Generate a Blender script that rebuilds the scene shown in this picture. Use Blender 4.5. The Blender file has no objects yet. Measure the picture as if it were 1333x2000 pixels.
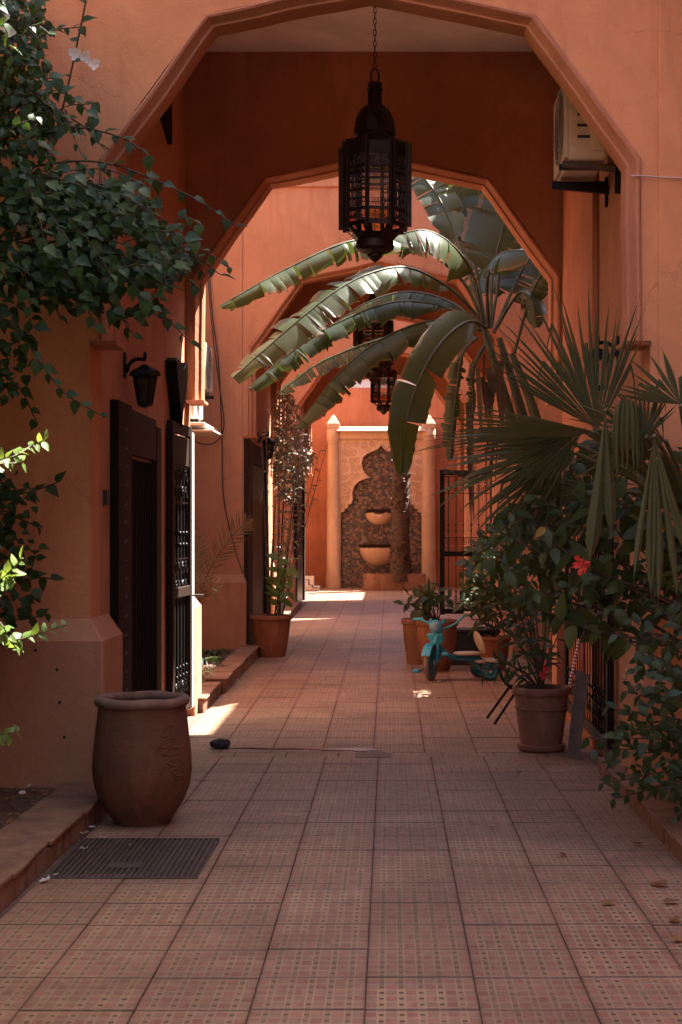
import bpy, bmesh, math, random
from mathutils import Vector, Matrix, Quaternion, noise
random.seed(7)
R = math.radians
PI = math.pi
sc = bpy.context.scene
col = sc.collection

# ------------------------------------------------------------------ camera, sky, sun, exposure
F, VX, VY, CZ = 3006.0, 762.0, 1030.0, 1.752      # focal length and vanishing point as measured on the 1333x2000 photo
cam_d = bpy.data.cameras.new('camera')
cam = bpy.data.objects.new('camera', cam_d); col.objects.link(cam)
cam.location = (0, 0, CZ); cam.rotation_euler = (R(90), 0, 0)
cam_d.sensor_fit = 'VERTICAL'; cam_d.sensor_height = 36.0; cam_d.sensor_width = 24.0
cam_d.lens = F / 2000 * 36
cam_d.shift_x = -(VX - 666.5) / 2000
cam_d.shift_y = (VY - 1000) / 2000
cam_d.clip_end = 500
cam_d.dof.use_dof = True; cam_d.dof.focus_distance = 12.0; cam_d.dof.aperture_fstop = 7.0
sc.camera = cam

SUN = Vector((0.50, 0.34, 1.0)).normalized()      # towards the sun: right and ahead, high
w = bpy.data.worlds.new('World'); sc.world = w; w.use_nodes = True
nt = w.node_tree
sky = nt.nodes.new('ShaderNodeTexSky'); sky.sky_type = 'NISHITA'; sky.sun_disc = False
sky.sun_elevation = math.asin(SUN.z); sky.sun_rotation = math.atan2(SUN.x, SUN.y)
sky.dust_density = 2.5; sky.air_density = 1.0; sky.ozone_density = 0.6
bg = nt.nodes['Background']; bg.inputs['Strength'].default_value = 0.085
nt.links.new(sky.outputs[0], bg.inputs['Color'])
sl = bpy.data.lights.new('sun', 'SUN'); so = bpy.data.objects.new('sun', sl); col.objects.link(so)
sl.energy = 5.0; sl.angle = R(0.53); sl.color = (1.0, 0.94, 0.85)
so.rotation_euler = SUN.to_track_quat('Z', 'Y').to_euler(); so.location = (10, 10, 30)
sc.view_settings.view_transform = 'Standard'; sc.view_settings.look = 'None'
sc.view_settings.exposure = 2.78; sc.view_settings.gamma = 1.0
sc.view_settings.use_curve_mapping = False
try:
    sc.cycles.use_denoising = True
    sc.cycles.diffuse_bounces = 6; sc.cycles.max_bounces = 12; sc.cycles.transparent_max_bounces = 12
    sc.cycles.caustics_reflective = False; sc.cycles.caustics_refractive = False
    sc.cycles.sample_clamp_indirect = 8.0
except Exception:
    pass

# ------------------------------------------------------------------ helpers
Y0 = 11.97
def gz(y):                                         # the paving falls to a gully at Y0 and rises again beyond it
    return -0.0113 * (y - Y0) if y < Y0 else 0.009 * (y - Y0)
def at(px, py, Y):
    return Vector(((px - VX) * Y / F, Y, CZ - (py - VY) * Y / F))

BASE = {}
def tag(o, label=None, cat=None, group=None, kind=None):
    if label: o['label'] = label
    if cat: o['category'] = cat
    if group: o['group'] = group
    if kind: o['kind'] = kind
    return o
def thing(name, loc=(0, 0, 0), label=None, cat=None, group=None, kind=None):
    o = bpy.data.objects.new(name, None); col.objects.link(o)
    o.location = loc; o.empty_display_size = 0.1
    BASE[o.name] = Vector(loc)
    return tag(o, label, cat, group, kind)
def copy_tree(o, parent=None):
    c = o.copy(); col.objects.link(c); c.parent = parent
    for ch in list(o.children): copy_tree(ch, c)
    return c

class MB:
    def __init__(s): s.v = []; s.f = []; s.uv = None
    def add(s, vs, fs):
        n = len(s.v); s.v += [Vector(p) for p in vs]; s.f += [tuple(i + n for i in f) for f in fs]; return s
    def box(s, x0, x1, y0, y1, z0, z1):
        return s.add([(x0,y0,z0),(x1,y0,z0),(x1,y1,z0),(x0,y1,z0),(x0,y0,z1),(x1,y0,z1),(x1,y1,z1),(x0,y1,z1)],
                     [(0,3,2,1),(4,5,6,7),(0,1,5,4),(1,2,6,5),(2,3,7,6),(3,0,4,7)])
    def frustum(s, a, b, z0, z1):                  # a, b = (x0,x1,y0,y1) below and above
        return s.add([(a[0],a[2],z0),(a[1],a[2],z0),(a[1],a[3],z0),(a[0],a[3],z0),(b[0],b[2],z1),(b[1],b[2],z1),(b[1],b[3],z1),(b[0],b[3],z1)],
                     [(0,3,2,1),(4,5,6,7),(0,1,5,4),(1,2,6,5),(2,3,7,6),(3,0,4,7)])
    def bar(s, p, q, wx, wy, up=(0, 0, 1)):        # rectangular bar between two points
        p = Vector(p); q = Vector(q); d = (q - p).normalized(); u = Vector(up)
        if abs(d.dot(u)) > 0.95: u = Vector((0, 1, 0))
        a = d.cross(u).normalized() * wx / 2; b = a.cross(d).normalized() * wy / 2
        vs = [p-a-b, p+a-b, p+a+b, p-a+b, q-a-b, q+a-b, q+a+b, q-a+b]
        return s.add(vs, [(0,3,2,1),(4,5,6,7),(0,1,5,4),(1,2,6,5),(2,3,7,6),(3,0,4,7)])
    def tube(s, pts, r, n=8, cap=True):
        pts = [Vector(p) for p in pts]
        if not isinstance(r, (list, tuple)): r = [r] * len(pts)
        prev = None; rings = []
        for i, p in enumerate(pts):
            t = (pts[min(i+1, len(pts)-1)] - pts[max(i-1, 0)])
            t = t.normalized() if t.length > 1e-9 else Vector((0, 0, 1))
            if prev is None:
                u = Vector((0, 0, 1)) if abs(t.z) < 0.9 else Vector((1, 0, 0))
                a = t.cross(u).normalized()
            else:
                a = (prev - t * prev.dot(t)).normalized()
            prev = a; b = t.cross(a)
            rings.append([p + (a * math.cos(k*2*PI/n) + b * math.sin(k*2*PI/n)) * r[i] for k in range(n)])
        base = len(s.v)
        for ring in rings: s.v += ring
        for i in range(len(rings)-1):
            for k in range(n):
                k2 = (k+1) % n
                s.f.append((base+i*n+k, base+i*n+k2, base+(i+1)*n+k2, base+(i+1)*n+k))
        if cap:
            s.f.append(tuple(base + k for k in reversed(range(n))))
            s.f.append(tuple(base + (len(rings)-1)*n + k for k in range(n)))
        return s
    def lathe(s, prof, n=32, c=(0, 0, 0), ax=0.0, sx=1, sy=1):
        base = len(s.v); c = Vector(c)
        for (r, z) in prof:
            for k in range(n):
                a = k*2*PI/n + ax
                s.v.append(c + Vector((r*math.cos(a)*sx, r*math.sin(a)*sy, z)))
        m = len(prof)
        for i in range(m-1):
            for k in range(n):
                k2 = (k+1) % n
                s.f.append((base+i*n+k, base+i*n+k2, base+(i+1)*n+k2, base+(i+1)*n+k))
        s.f.append(tuple(base + k for k in reversed(range(n))))
        s.f.append(tuple(base + (m-1)*n + k for k in range(n)))
        return s
    def prism_y(s, poly, y0, y1):                  # polygon in x,z extruded along y
        n = len(poly); base = len(s.v)
        s.v += [Vector((p[0], y0, p[1])) for p in poly] + [Vector((p[0], y1, p[1])) for p in poly]
        s.f.append(tuple(base + i for i in range(n)))
        s.f.append(tuple(base + n + i for i in reversed(range(n))))
        for i in range(n):
            j = (i+1) % n
            s.f.append((base+j, base+i, base+n+i, base+n+j))
        return s
    def prism_x(s, poly, x0, x1):                  # polygon in y,z extruded along x
        n = len(poly); base = len(s.v)
        s.v += [Vector((x0, p[0], p[1])) for p in poly] + [Vector((x1, p[0], p[1])) for p in poly]
        s.f.append(tuple(base + i for i in range(n)))
        s.f.append(tuple(base + n + i for i in reversed(range(n))))
        for i in range(n):
            j = (i+1) % n
            s.f.append((base+j, base+i, base+n+i, base+n+j))
        return s
    def xform(s, M, i0=0):
        for i in range(i0, len(s.v)): s.v[i] = M @ s.v[i]
        return s
    def mesh(s, name, mat, smooth=None, bevel=0.0, off=Vector((0, 0, 0)), seg=1, fixn=True):
        me = bpy.data.meshes.new(name)
        me.from_pydata([tuple(p - off) for p in s.v], [], s.f)
        if bevel or fixn:
            bm = bmesh.new(); bm.from_mesh(me)
            if fixn: bmesh.ops.recalc_face_normals(bm, faces=bm.faces)
            if bevel:
                es = [e for e in bm.edges if len(e.link_faces) == 2 and e.calc_face_angle(0) > R(28)]
                bmesh.ops.bevel(bm, geom=es, offset=bevel, segments=seg, profile=0.5, affect='EDGES', clamp_overlap=True)
            bm.to_mesh(me); bm.free()
        me.materials.append(mat)
        if smooth is not None:
            me.polygons.foreach_set('use_smooth', [True] * len(me.polygons))
            if smooth < 180:
                try: me.set_sharp_from_angle(angle=R(smooth))
                except Exception: pass
        me.update()
        return me
    def build(s, name, mat, parent=None, smooth=None, bevel=0.0, seg=1, fixn=True, kind=None, label=None):
        off = Vector((0, 0, 0)); r = parent
        while r is not None and r.name not in BASE: r = r.parent
        if r is not None: off = BASE[r.name]
        me = s.mesh(name, mat, smooth, bevel, off, seg, fixn)
        o = bpy.data.objects.new(name, me); col.objects.link(o); o.parent = parent
        if kind: o['kind'] = kind
        if label: o['label'] = label
        return o
def place(name, me, parent, M, label=None):         # an object from a shared mesh at a world matrix
    o = bpy.data.objects.new(name, me); col.objects.link(o)
    o.parent = parent
    if parent is not None:
        r = parent
        while r is not None and r.name not in BASE: r = r.parent
        M = Matrix.Translation(-BASE[r.name]) @ M
    o.matrix_basis = M
    if label: o['label'] = label
    return o
def catmull(pts, n=6):
    pts = [Vector(p) for p in pts]; out = []
    P = [pts[0]*2 - pts[1]] + pts + [pts[-1]*2 - pts[-2]]
    for i in range(1, len(P)-2):
        for k in range(n):
            t = k / n; a, b, c, d = P[i-1], P[i], P[i+1], P[i+2]
            out.append(0.5*((2*b) + (c-a)*t + (2*a-5*b+4*c-d)*t*t + (3*b-a-3*c+d)*t**3))
    out.append(pts[-1]); return out
def rnd(a, b): return random.uniform(a, b)

# ------------------------------------------------------------------ materials
def newmat(name):
    m = bpy.data.materials.new(name); m.use_nodes = True
    n = m.node_tree; b = n.nodes['Principled BSDF']; return m, n, b
def N(n, t, **kw):
    x = n.nodes.new(t)
    for k, v in kw.items(): setattr(x, k, v)
    return x
def noise_n(n, scale, detail=5, rough=0.55, vec=None, dist=0.0):
    x = N(n, 'ShaderNodeTexNoise'); x.inputs['Scale'].default_value = scale; x.inputs['Detail'].default_value = detail
    x.inputs['Roughness'].default_value = rough; x.inputs['Distortion'].default_value = dist
    if vec is not None: n.links.new(vec, x.inputs['Vector'])
    return x
def ramp(n, fac, stops):
    x = N(n, 'ShaderNodeValToRGB'); e = x.color_ramp.elements
    while len(e) < len(stops): e.new(0.5)
    for i, (p, c) in enumerate(stops):
        e[i].position = p; e[i].color = (*c, 1) if len(c) == 3 else c
    n.links.new(fac, x.inputs[0]); return x
def mixc(n, fac, a, b, mode='MIX'):
    x = N(n, 'ShaderNodeMix', data_type='RGBA', blend_type=mode)
    for s, v in ((0, fac), (6, a), (7, b)):
        if hasattr(v, 'node'): n.links.new(v, x.inputs[s])
        elif isinstance(v, (int, float)): x.inputs[s].default_value = v
        else: x.inputs[s].default_value = (*v, 1)
    return x.outputs[2]
def math_n(n, op, a, b=None, c=None):
    x = N(n, 'ShaderNodeMath', operation=op)
    for i, v in enumerate((a, b, c)):
        if v is None: continue
        if hasattr(v, 'node'): n.links.new(v, x.inputs[i])
        else: x.inputs[i].default_value = v
    return x.outputs[0]
def bump(n, b, h, strength=0.2, dist=0.01):
    x = N(n, 'ShaderNodeBump'); x.inputs['Strength'].default_value = strength; x.inputs['Distance'].default_value = dist
    n.links.new(h, x.inputs['Height']); n.links.new(x.outputs[0], b.inputs['Normal'])
def wpos(n): return N(n, 'ShaderNodeNewGeometry').outputs['Position']

def stucco(name, c, stain=(0.30, 0.085, 0.04), rough=0.9, amt=0.5):
    m, n, b = newmat(name); p = wpos(n)
    mp = N(n, 'ShaderNodeMapping'); mp.inputs['Scale'].default_value = (3.0, 3.0, 0.45); n.links.new(p, mp.inputs[0])
    big = noise_n(n, 0.9, 6, 0.6, p, 0.4); streak = noise_n(n, 1.6, 5, 0.65, mp.outputs[0], 0.3)
    fine = noise_n(n, 45, 4, 0.6, p); mid = noise_n(n, 7, 5, 0.65, p, 0.6)
    f1 = ramp(n, big.outputs[0], [(0.35, (0, 0, 0)), (0.68, (1, 1, 1))])
    f2 = ramp(n, streak.outputs[0], [(0.50, (0, 0, 0)), (0.74, (1, 1, 1))])
    f3 = ramp(n, mid.outputs[0], [(0.60, (0, 0, 0)), (0.78, (1, 1, 1))])
    c2 = tuple(min(1, x*1.18+0.01) for x in c); c1 = tuple(x*0.86 for x in c)
    base = mixc(n, f1.outputs[0], c1, c2)
    k = math_n(n, 'MULTIPLY', f2.outputs[0], amt)
    base = mixc(n, k, base, stain)
    base = mixc(n, math_n(n, 'MULTIPLY', f3.outputs[0], 0.28), base, tuple(min(1, x*1.3+0.03) for x in c))
    spots = noise_n(n, 26, 2, 0.5, p)
    f4 = ramp(n, spots.outputs[0], [(0.74, (0, 0, 0)), (0.80, (1, 1, 1))])
    base = mixc(n, math_n(n, 'MULTIPLY', f4.outputs[0], 0.45), base, stain)
    dv = N(n, 'ShaderNodeVectorMath', operation='MULTIPLY_ADD'); n.links.new(noise_n(n, 3.5, 4, 0.6, p).outputs['Color'], dv.inputs[0]); dv.inputs[1].default_value = (.5, .5, .5); n.links.new(p, dv.inputs[2])
    ck = N(n, 'ShaderNodeTexVoronoi', feature='DISTANCE_TO_EDGE'); ck.inputs['Scale'].default_value = 0.9; n.links.new(dv.outputs[0], ck.inputs['Vector'])
    cf = ramp(n, ck.outputs[0], [(0.0, (1, 1, 1)), (0.009, (0, 0, 0))])
    cm = ramp(n, noise_n(n, 0.8, 3, 0.5, p).outputs[0], [(0.50, (0, 0, 0)), (0.62, (1, 1, 1))])
    crack = math_n(n, 'MULTIPLY', cf.outputs[0], cm.outputs[0])
    base = mixc(n, math_n(n, 'MULTIPLY', crack, 0.22), base, tuple(x*0.35 for x in stain))
    mp2 = N(n, 'ShaderNodeMapping'); mp2.inputs['Scale'].default_value = (9, 9, 0.8); n.links.new(p, mp2.inputs[0])
    drip = ramp(n, noise_n(n, 1.3, 4, 0.7, mp2.outputs[0], 0.2).outputs[0], [(0.62, (0, 0, 0)), (0.78, (1, 1, 1))])
    base = mixc(n, math_n(n, 'MULTIPLY', drip.outputs[0], 0.38), base, tuple(x*0.7 for x in stain))
    chip = ramp(n, noise_n(n, 11, 3, 0.6, p, 1.2).outputs[0], [(0.735, (0, 0, 0)), (0.76, (1, 1, 1))])
    base = mixc(n, math_n(n, 'MULTIPLY', chip.outputs[0], 0.5), base, (0.50, 0.33, 0.22))
    n.links.new(base, b.inputs['Base Color']); b.inputs['Roughness'].default_value = rough
    b.inputs['Specular IOR Level'].default_value = 0.25
    h = math_n(n, 'ADD', math_n(n, 'MULTIPLY', fine.outputs[0], 0.35), math_n(n, 'MULTIPLY_ADD', crack, -0.3, mid.outputs[0]))
    bump(n, b, h, 0.5, 0.016)
    return m
def plain(name, c, rough=0.6, metal=0.0, var=0.25, scale=12, bumps=0.1, c2=None, spec=0.5):
    m, n, b = newmat(name); tc = N(n, 'ShaderNodeTexCoord').outputs['Object']
    a = noise_n(n, scale, 5, 0.65, tc, 0.3)
    f = ramp(n, a.outputs[0], [(0.3, (0, 0, 0)), (0.72, (1, 1, 1))])
    lo = tuple(x*(1-var) for x in c); hi = c2 or tuple(min(1, x*(1+var)) for x in c)
    n.links.new(mixc(n, f.outputs[0], lo, hi), b.inputs['Base Color'])
    b.inputs['Roughness'].default_value = rough; b.inputs['Metallic'].default_value = metal
    b.inputs['Specular IOR Level'].default_value = spec
    if bumps: bump(n, b, noise_n(n, scale*4, 4, 0.6, tc).outputs[0], bumps, 0.006)
    return m
def leafmat(name, c, c2, rough=0.42, trans=0.35, tcol=None, vein=True, spec=0.3):
    m, n, b = newmat(name)
    oi = N(n, 'ShaderNodeObjectInfo').outputs['Random']
    tc = N(n, 'ShaderNodeTexCoord').outputs['Object']; p = wpos(n)
    a = noise_n(n, 5.0, 4, 0.6, p)
    rr = math_n(n, 'MULTIPLY_ADD', oi, 0.75, math_n(n, 'MULTIPLY', a.outputs[0], 0.5))
    f = ramp(n, rr, [(0.15, (0, 0, 0)), (1.0, (1, 1, 1))])
    base = mixc(n, f.outputs[0], c, c2)
    n.links.new(base, b.inputs['Base Color']); b.inputs['Roughness'].default_value = rough
    b.inputs['Specular IOR Level'].default_value = spec
    if vein: bump(n, b, noise_n(n, 60, 3, 0.6, tc).outputs[0], 0.15, 0.004)
    tr = N(n, 'ShaderNodeBsdfTranslucent')
    tb = mixc(n, 0.6, base, tcol or (0.16, 0.26, 0.03)); n.links.new(tb, tr.inputs['Color'])
    mx = N(n, 'ShaderNodeMixShader'); mx.inputs[0].default_value = trans
    n.links.new(b.outputs[0], mx.inputs[1]); n.links.new(tr.outputs[0], mx.inputs[2])
    n.links.new(mx.outputs[0], n.nodes['Material Output'].inputs['Surface'])
    return m

M = {}
M['stucco'] = stucco('terracotta_stucco', (0.465, 0.226, 0.128), (0.30, 0.125, 0.070))
M['stucco_front_lit'] = stucco('lightened_front_stucco', (0.605, 0.266, 0.124), (0.38, 0.150, 0.072))  # wall stucco brightened to stand in for stronger daylight on the front arch
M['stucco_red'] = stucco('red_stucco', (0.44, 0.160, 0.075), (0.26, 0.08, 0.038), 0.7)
M['stucco_mould'] = stucco('moulding_stucco', (0.44, 0.190, 0.105), (0.27, 0.10, 0.052), 0.75, 0.4)
M['stucco_fount'] = stucco('ochre_plaster', (0.53, 0.355, 0.235), (0.34, 0.20, 0.12), 0.8, 0.4)
M['ceiling'] = stucco('ceiling_paint', (0.80, 0.77, 0.75), (0.66, 0.62, 0.60), 0.9, 0.2)
M['pot'] = None
M['wood_dark'] = plain('dark_wood', (0.0055, 0.004, 0.0032), 0.6, 0, 0.4, 9, 0.2, None, 0.15)
M['wood_brown'] = plain('brown_wood', (0.024, 0.011, 0.007), 0.65, 0, 0.35, 10, 0.2, None, 0.2)
M['iron'] = plain('black_iron', (0.006, 0.0055, 0.0055), 0.42, 0.5, 0.3, 20, 0.15)
M['iron_rust'] = plain('lantern_iron', (0.022, 0.012, 0.009), 0.5, 0.6, 0.5, 24, 0.2, (0.06, 0.026, 0.016))
M['grey_iron'] = plain('grey_cast_iron', (0.085, 0.06, 0.05), 0.62, 0.35, 0.4, 14, 0.25)
M['white_plastic'] = plain('aged_white_plastic', (0.62, 0.55, 0.48), 0.5, 0, 0.15, 8, 0.05)
M['black_plastic'] = plain('black_plastic', (0.02, 0.02, 0.02), 0.5, 0, 0.2, 10, 0.0)
M['grille'] = plain('grey_grille', (0.22, 0.2, 0.19), 0.5, 0.2, 0.2, 10, 0.0)
M['cable'] = plain('dark_cable', (0.02, 0.014, 0.012), 0.6, 0, 0.1, 10, 0.0)
M['cable_pink'] = plain('painted_cable', (0.55, 0.36, 0.30), 0.6, 0, 0.1, 10, 0.0)
M['teal'] = plain('turquoise_plastic', (0.02, 0.33, 0.46), 0.36, 0, 0.2, 7, 0.03, (0.04, 0.41, 0.55))
M['teal_dark'] = plain('teal_metal', (0.025, 0.19, 0.23), 0.4, 0.1, 0.3, 9, 0.03)
M['lens'] = plain('lamp_lens', (0.16, 0.28, 0.34), 0.15, 0, 0.15, 9, 0.0)
M['cream'] = plain('cream_plastic', (0.50, 0.40, 0.30), 0.45, 0, 0.15, 7, 0.04)
M['rubber'] = plain('dusty_rubber', (0.22, 0.17, 0.14), 0.8, 0, 0.3, 15, 0.15)
M['rubber_dark'] = plain('dark_rubber', (0.04, 0.04, 0.045), 0.7, 0, 0.3, 15, 0.1)
M['soil'] = plain('dry_soil', (0.085, 0.045, 0.03), 0.95, 0, 0.55, 18, 1.0, (0.15, 0.08, 0.05))
M['stone'] = plain('dark_stone', (0.06, 0.04, 0.036), 0.85, 0, 0.4, 14, 0.7)
M['petal'] = leafmat('white_petal', (0.72, 0.62, 0.55), (0.8, 0.72, 0.66), 0.6, 0.3, (0.8, 0.7, 0.6), False)
M['redflower'] = leafmat('red_petal', (0.80, 0.05, 0.04), (0.85, 0.09, 0.07), 0.5, 0.3, (0.8, 0.1, 0.06), False)
M['pinkflower'] = leafmat('pink_petal', (0.7, 0.05, 0.10), (0.75, 0.08, 0.14), 0.5, 0.3, (0.8, 0.1, 0.12), False)
M['dryleaf'] = leafmat('dry_leaf', (0.22, 0.10, 0.045), (0.32, 0.17, 0.07), 0.7, 0.2, (0.4, 0.2, 0.06), False)
M['boug'] = leafmat('creeper_leaf', (0.014, 0.038, 0.011), (0.062, 0.104, 0.026), 0.48, 0.24)
M['sprig'] = leafmat('young_leaf', (0.10, 0.17, 0.04), (0.17, 0.25, 0.06), 0.45, 0.4, (0.35, 0.45, 0.05))
M['hib'] = leafmat('hibiscus_leaf', (0.022, 0.038, 0.012), (0.070, 0.090, 0.026), 0.42, 0.22)
M['hedge'] = leafmat('shrub_leaf', (0.017, 0.034, 0.012), (0.045, 0.068, 0.022), 0.45, 0.22)
M['fan'] = leafmat('fan_palm_leaf', (0.060, 0.070, 0.032), (0.14, 0.145, 0.068), 0.36, 0.28, (0.2, 0.22, 0.04))
M['silver'] = leafmat('silver_leaf', (0.26, 0.26, 0.20), (0.45, 0.43, 0.36), 0.5, 0.35, (0.45, 0.45, 0.25), False)
M['stem'] = plain('green_stem', (0.10, 0.09, 0.035), 0.6, 0, 0.35, 10, 0.1)
M['banana_stem'] = plain('banana_stem', (0.040, 0.048, 0.020), 0.55, 0, 0.5, 8, 0.1)
M['bark'] = plain('grey_bark', (0.07, 0.046, 0.03), 0.9, 0, 0.45, 16, 0.7)
M['dryfrond'] = plain('dry_frond', (0.055, 0.034, 0.019), 0.7, 0, 0.4, 10, 0.05)
M['white_paint'] = plain('white_stripe', (0.75, 0.7, 0.66), 0.5, 0, 0.1, 8, 0.0)
M['red_paint'] = plain('red_stripe', (0.50, 0.05, 0.04), 0.45, 0, 0.2, 8, 0.0)
M['plank'] = plain('grey_plank', (0.13, 0.09, 0.07), 0.8, 0, 0.4, 7, 0.3)
M['cloth'] = plain('dark_cloth', (0.02, 0.025, 0.025), 0.8, 0, 0.3, 8, 0.3)

def pot_material(name, c, dark, pale):
    m, n, b = newmat(name); tc = N(n, 'ShaderNodeTexCoord').outputs['Object']
    mp = N(n, 'ShaderNodeMapping'); mp.inputs['Scale'].default_value = (4, 4, 0.8); n.links.new(tc, mp.inputs[0])
    a = noise_n(n, 3.0, 6, 0.65, tc, 0.8); s = noise_n(n, 2.2, 5, 0.6, mp.outputs[0], 0.3); g = noise_n(n, 38, 4, 0.65, tc)
    f1 = ramp(n, a.outputs[0], [(0.38, (0, 0, 0)), (0.7, (1, 1, 1))])
    f2 = ramp(n, s.outputs[0], [(0.5, (0, 0, 0)), (0.75, (1, 1, 1))])
    f3 = ramp(n, g.outputs[0], [(0.62, (0, 0, 0)), (0.74, (1, 1, 1))])
    base = mixc(n, f1.outputs[0], dark, c)
    base = mixc(n, math_n(n, 'MULTIPLY', f2.outputs[0], 0.5), base, pale)
    base = mixc(n, math_n(n, 'MULTIPLY', f3.outputs[0], 0.25), base, tuple(x*0.5 for x in dark))
    n.links.new(base, b.inputs['Base Color']); b.inputs['Roughness'].default_value = 0.78
    b.inputs['Specular IOR Level'].default_value = 0.35
    tl = N(n, 'ShaderNodeMapping'); tl.inputs['Scale'].default_value = (.4, .4, 55); n.links.new(tc, tl.inputs[0])
    thr = noise_n(n, 1.0, 3, 0.5, tl.outputs[0])
    bl = ramp(n, noise_n(n, 5.5, 6, 0.75, tc, 1.0).outputs[0], [(0.58, (0, 0, 0)), (0.72, (1, 1, 1))])
    base = mixc(n, math_n(n, 'MULTIPLY', bl.outputs[0], 0.35), base, tuple(min(1, x*1.35+.04) for x in pale)); n.links.new(base, b.inputs['Base Color'])
    bump(n, b, math_n(n, 'ADD', math_n(n, 'MULTIPLY', thr.outputs[0], 0.9), math_n(n, 'ADD', g.outputs[0], math_n(n, 'MULTIPLY', s.outputs[0], 1.5))), 0.3, 0.006)
    return m
M['pot'] = pot_material('terracotta_jar', (0.19, 0.080, 0.044), (0.13, 0.052, 0.030), (0.25, 0.12, 0.072))
M['pot_rim'] = pot_material('chalky_rim', (0.27, 0.15, 0.11), (0.16, 0.085, 0.06), (0.36, 0.23, 0.18))
M['pot2'] = pot_material('orange_terracotta', (0.30, 0.115, 0.056), (0.20, 0.072, 0.036), (0.36, 0.16, 0.09))
M['pot3'] = pot_material('dusty_terracotta', (0.29, 0.135, 0.078), (0.19, 0.085, 0.05), (0.35, 0.185, 0.12))

def tile_material():
    m, n, b = newmat('patterned_tile'); uv = N(n, 'ShaderNodeUVMap').outputs[0]; p = wpos(n)
    sx = N(n, 'ShaderNodeSeparateXYZ'); n.links.new(uv, sx.inputs[0])
    def frac5(o): return math_n(n, 'FRACT', math_n(n, 'MULTIPLY_ADD', o, 5.6, -2.3))
    wob = noise_n(n, 30, 2, 0.5, p)
    u = frac5(sx.outputs[0]); v = frac5(sx.outputs[1])
    cu = math_n(n, 'ABSOLUTE', math_n(n, 'SUBTRACT', u, 0.5)); cv = math_n(n, 'ABSOLUTE', math_n(n, 'SUBTRACT', v, 0.5))
    row = math_n(n, 'FLOOR', math_n(n, 'MULTIPLY_ADD', sx.outputs[1], 5.6, 7.7)); colm = math_n(n, 'FLOOR', math_n(n, 'ADD', math_n(n, 'MULTIPLY_ADD', sx.outputs[0], 5.6, 7.7), 0.5))
    par = math_n(n, 'MODULO', math_n(n, 'ADD', row, colm), 2.0)
    mark = math_n(n, 'MULTIPLY', math_n(n, 'LESS_THAN', cu, 0.125), math_n(n, 'LESS_THAN', cv, 0.15))
    rail = math_n(n, 'MULTIPLY', math_n(n, 'LESS_THAN', cu, 0.21), math_n(n, 'GREATER_THAN', cu, 0.13))
    hline = math_n(n, 'GREATER_THAN', cv, 0.43)
    line = math_n(n, 'MAXIMUM', rail, math_n(n, 'MULTIPLY', hline, math_n(n, 'GREATER_THAN', cu, 0.21)))
    sq = math_n(n, 'MULTIPLY', math_n(n, 'GREATER_THAN', cu, 0.24), math_n(n, 'LESS_THAN', cv, 0.43))
    # tile by tile tint
    sp = N(n, 'ShaderNodeSeparateXYZ'); n.links.new(p, sp.inputs[0])
    cx = N(n, 'ShaderNodeCombineXYZ')
    n.links.new(math_n(n, 'FLOOR', math_n(n, 'MULTIPLY_ADD', sp.outputs[0], 2.5, 0.2175)), cx.inputs[0])
    n.links.new(math_n(n, 'FLOOR', math_n(n, 'MULTIPLY', sp.outputs[1], 2.5)), cx.inputs[1])
    wn = N(n, 'ShaderNodeTexWhiteNoise', noise_dimensions='2D'); n.links.new(cx.outputs[0], wn.inputs['Vector'])
    ccx = N(n, 'ShaderNodeCombineXYZ')
    n.links.new(math_n(n, 'FLOOR', math_n(n, 'MULTIPLY', sp.outputs[0], 12.5)), ccx.inputs[0])
    n.links.new(math_n(n, 'FLOOR', math_n(n, 'MULTIPLY', sp.outputs[1], 12.5)), ccx.inputs[1])
    wn2 = N(n, 'ShaderNodeTexWhiteNoise', noise_dimensions='2D'); n.links.new(ccx.outputs[0], wn2.inputs['Vector'])
    ground = mixc(n, wn.outputs[0], (0.25, 0.147, 0.085), (0.44, 0.268, 0.155))
    pink = mixc(n, wn2.outputs[0], (0.26, 0.110, 0.076), (0.385, 0.180, 0.120))
    base = mixc(n, math_n(n, 'MULTIPLY', sq, 0.9), ground, pink)
    base = mixc(n, math_n(n, 'MULTIPLY', par, math_n(n, 'MULTIPLY', sq, 0.6)), base, (0.31, 0.20, 0.13))
    base = mixc(n, math_n(n, 'MULTIPLY', line, 0.5), base, (0.47, 0.33, 0.235))
    wear = noise_n(n, 2.3, 6, 0.7, p, 0.5); wf = ramp(n, wear.outputs[0], [(0.36, (0.3, 0.3, 0.3)), (0.52, (1, 1, 1))])
    fade = math_n(n, 'MULTIPLY_ADD', wn.outputs[0], 0.40, 0.60)
    base = mixc(n, math_n(n, 'MULTIPLY', math_n(n, 'MULTIPLY', mark, fade), math_n(n, 'MULTIPLY', wf.outputs[0], 0.95)), base, (0.022, 0.018, 0.016))
    d1 = noise_n(n, 1.1, 7, 0.68, p, 0.6); df = ramp(n, d1.outputs[0], [(0.42, (0, 0, 0)), (0.72, (1, 1, 1))])
    base = mixc(n, math_n(n, 'MULTIPLY', df.outputs[0], 0.62), base, (0.115, 0.062, 0.044))
    d2 = noise_n(n, 22, 5, 0.7, p, 0.3); df2 = ramp(n, d2.outputs[0], [(0.55, (0, 0, 0)), (0.75, (1, 1, 1))])
    base = mixc(n, math_n(n, 'MULTIPLY', df2.outputs[0], 0.35), base, (0.14, 0.075, 0.055))
    sb = ramp(n, noise_n(n, 4.5, 5, 0.65, p, 1.5).outputs[0], [(0.66, (0, 0, 0)), (0.73, (1, 1, 1))])
    base = mixc(n, math_n(n, 'MULTIPLY', sb.outputs[0], 0.5), base, (0.085, 0.048, 0.036))
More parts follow.
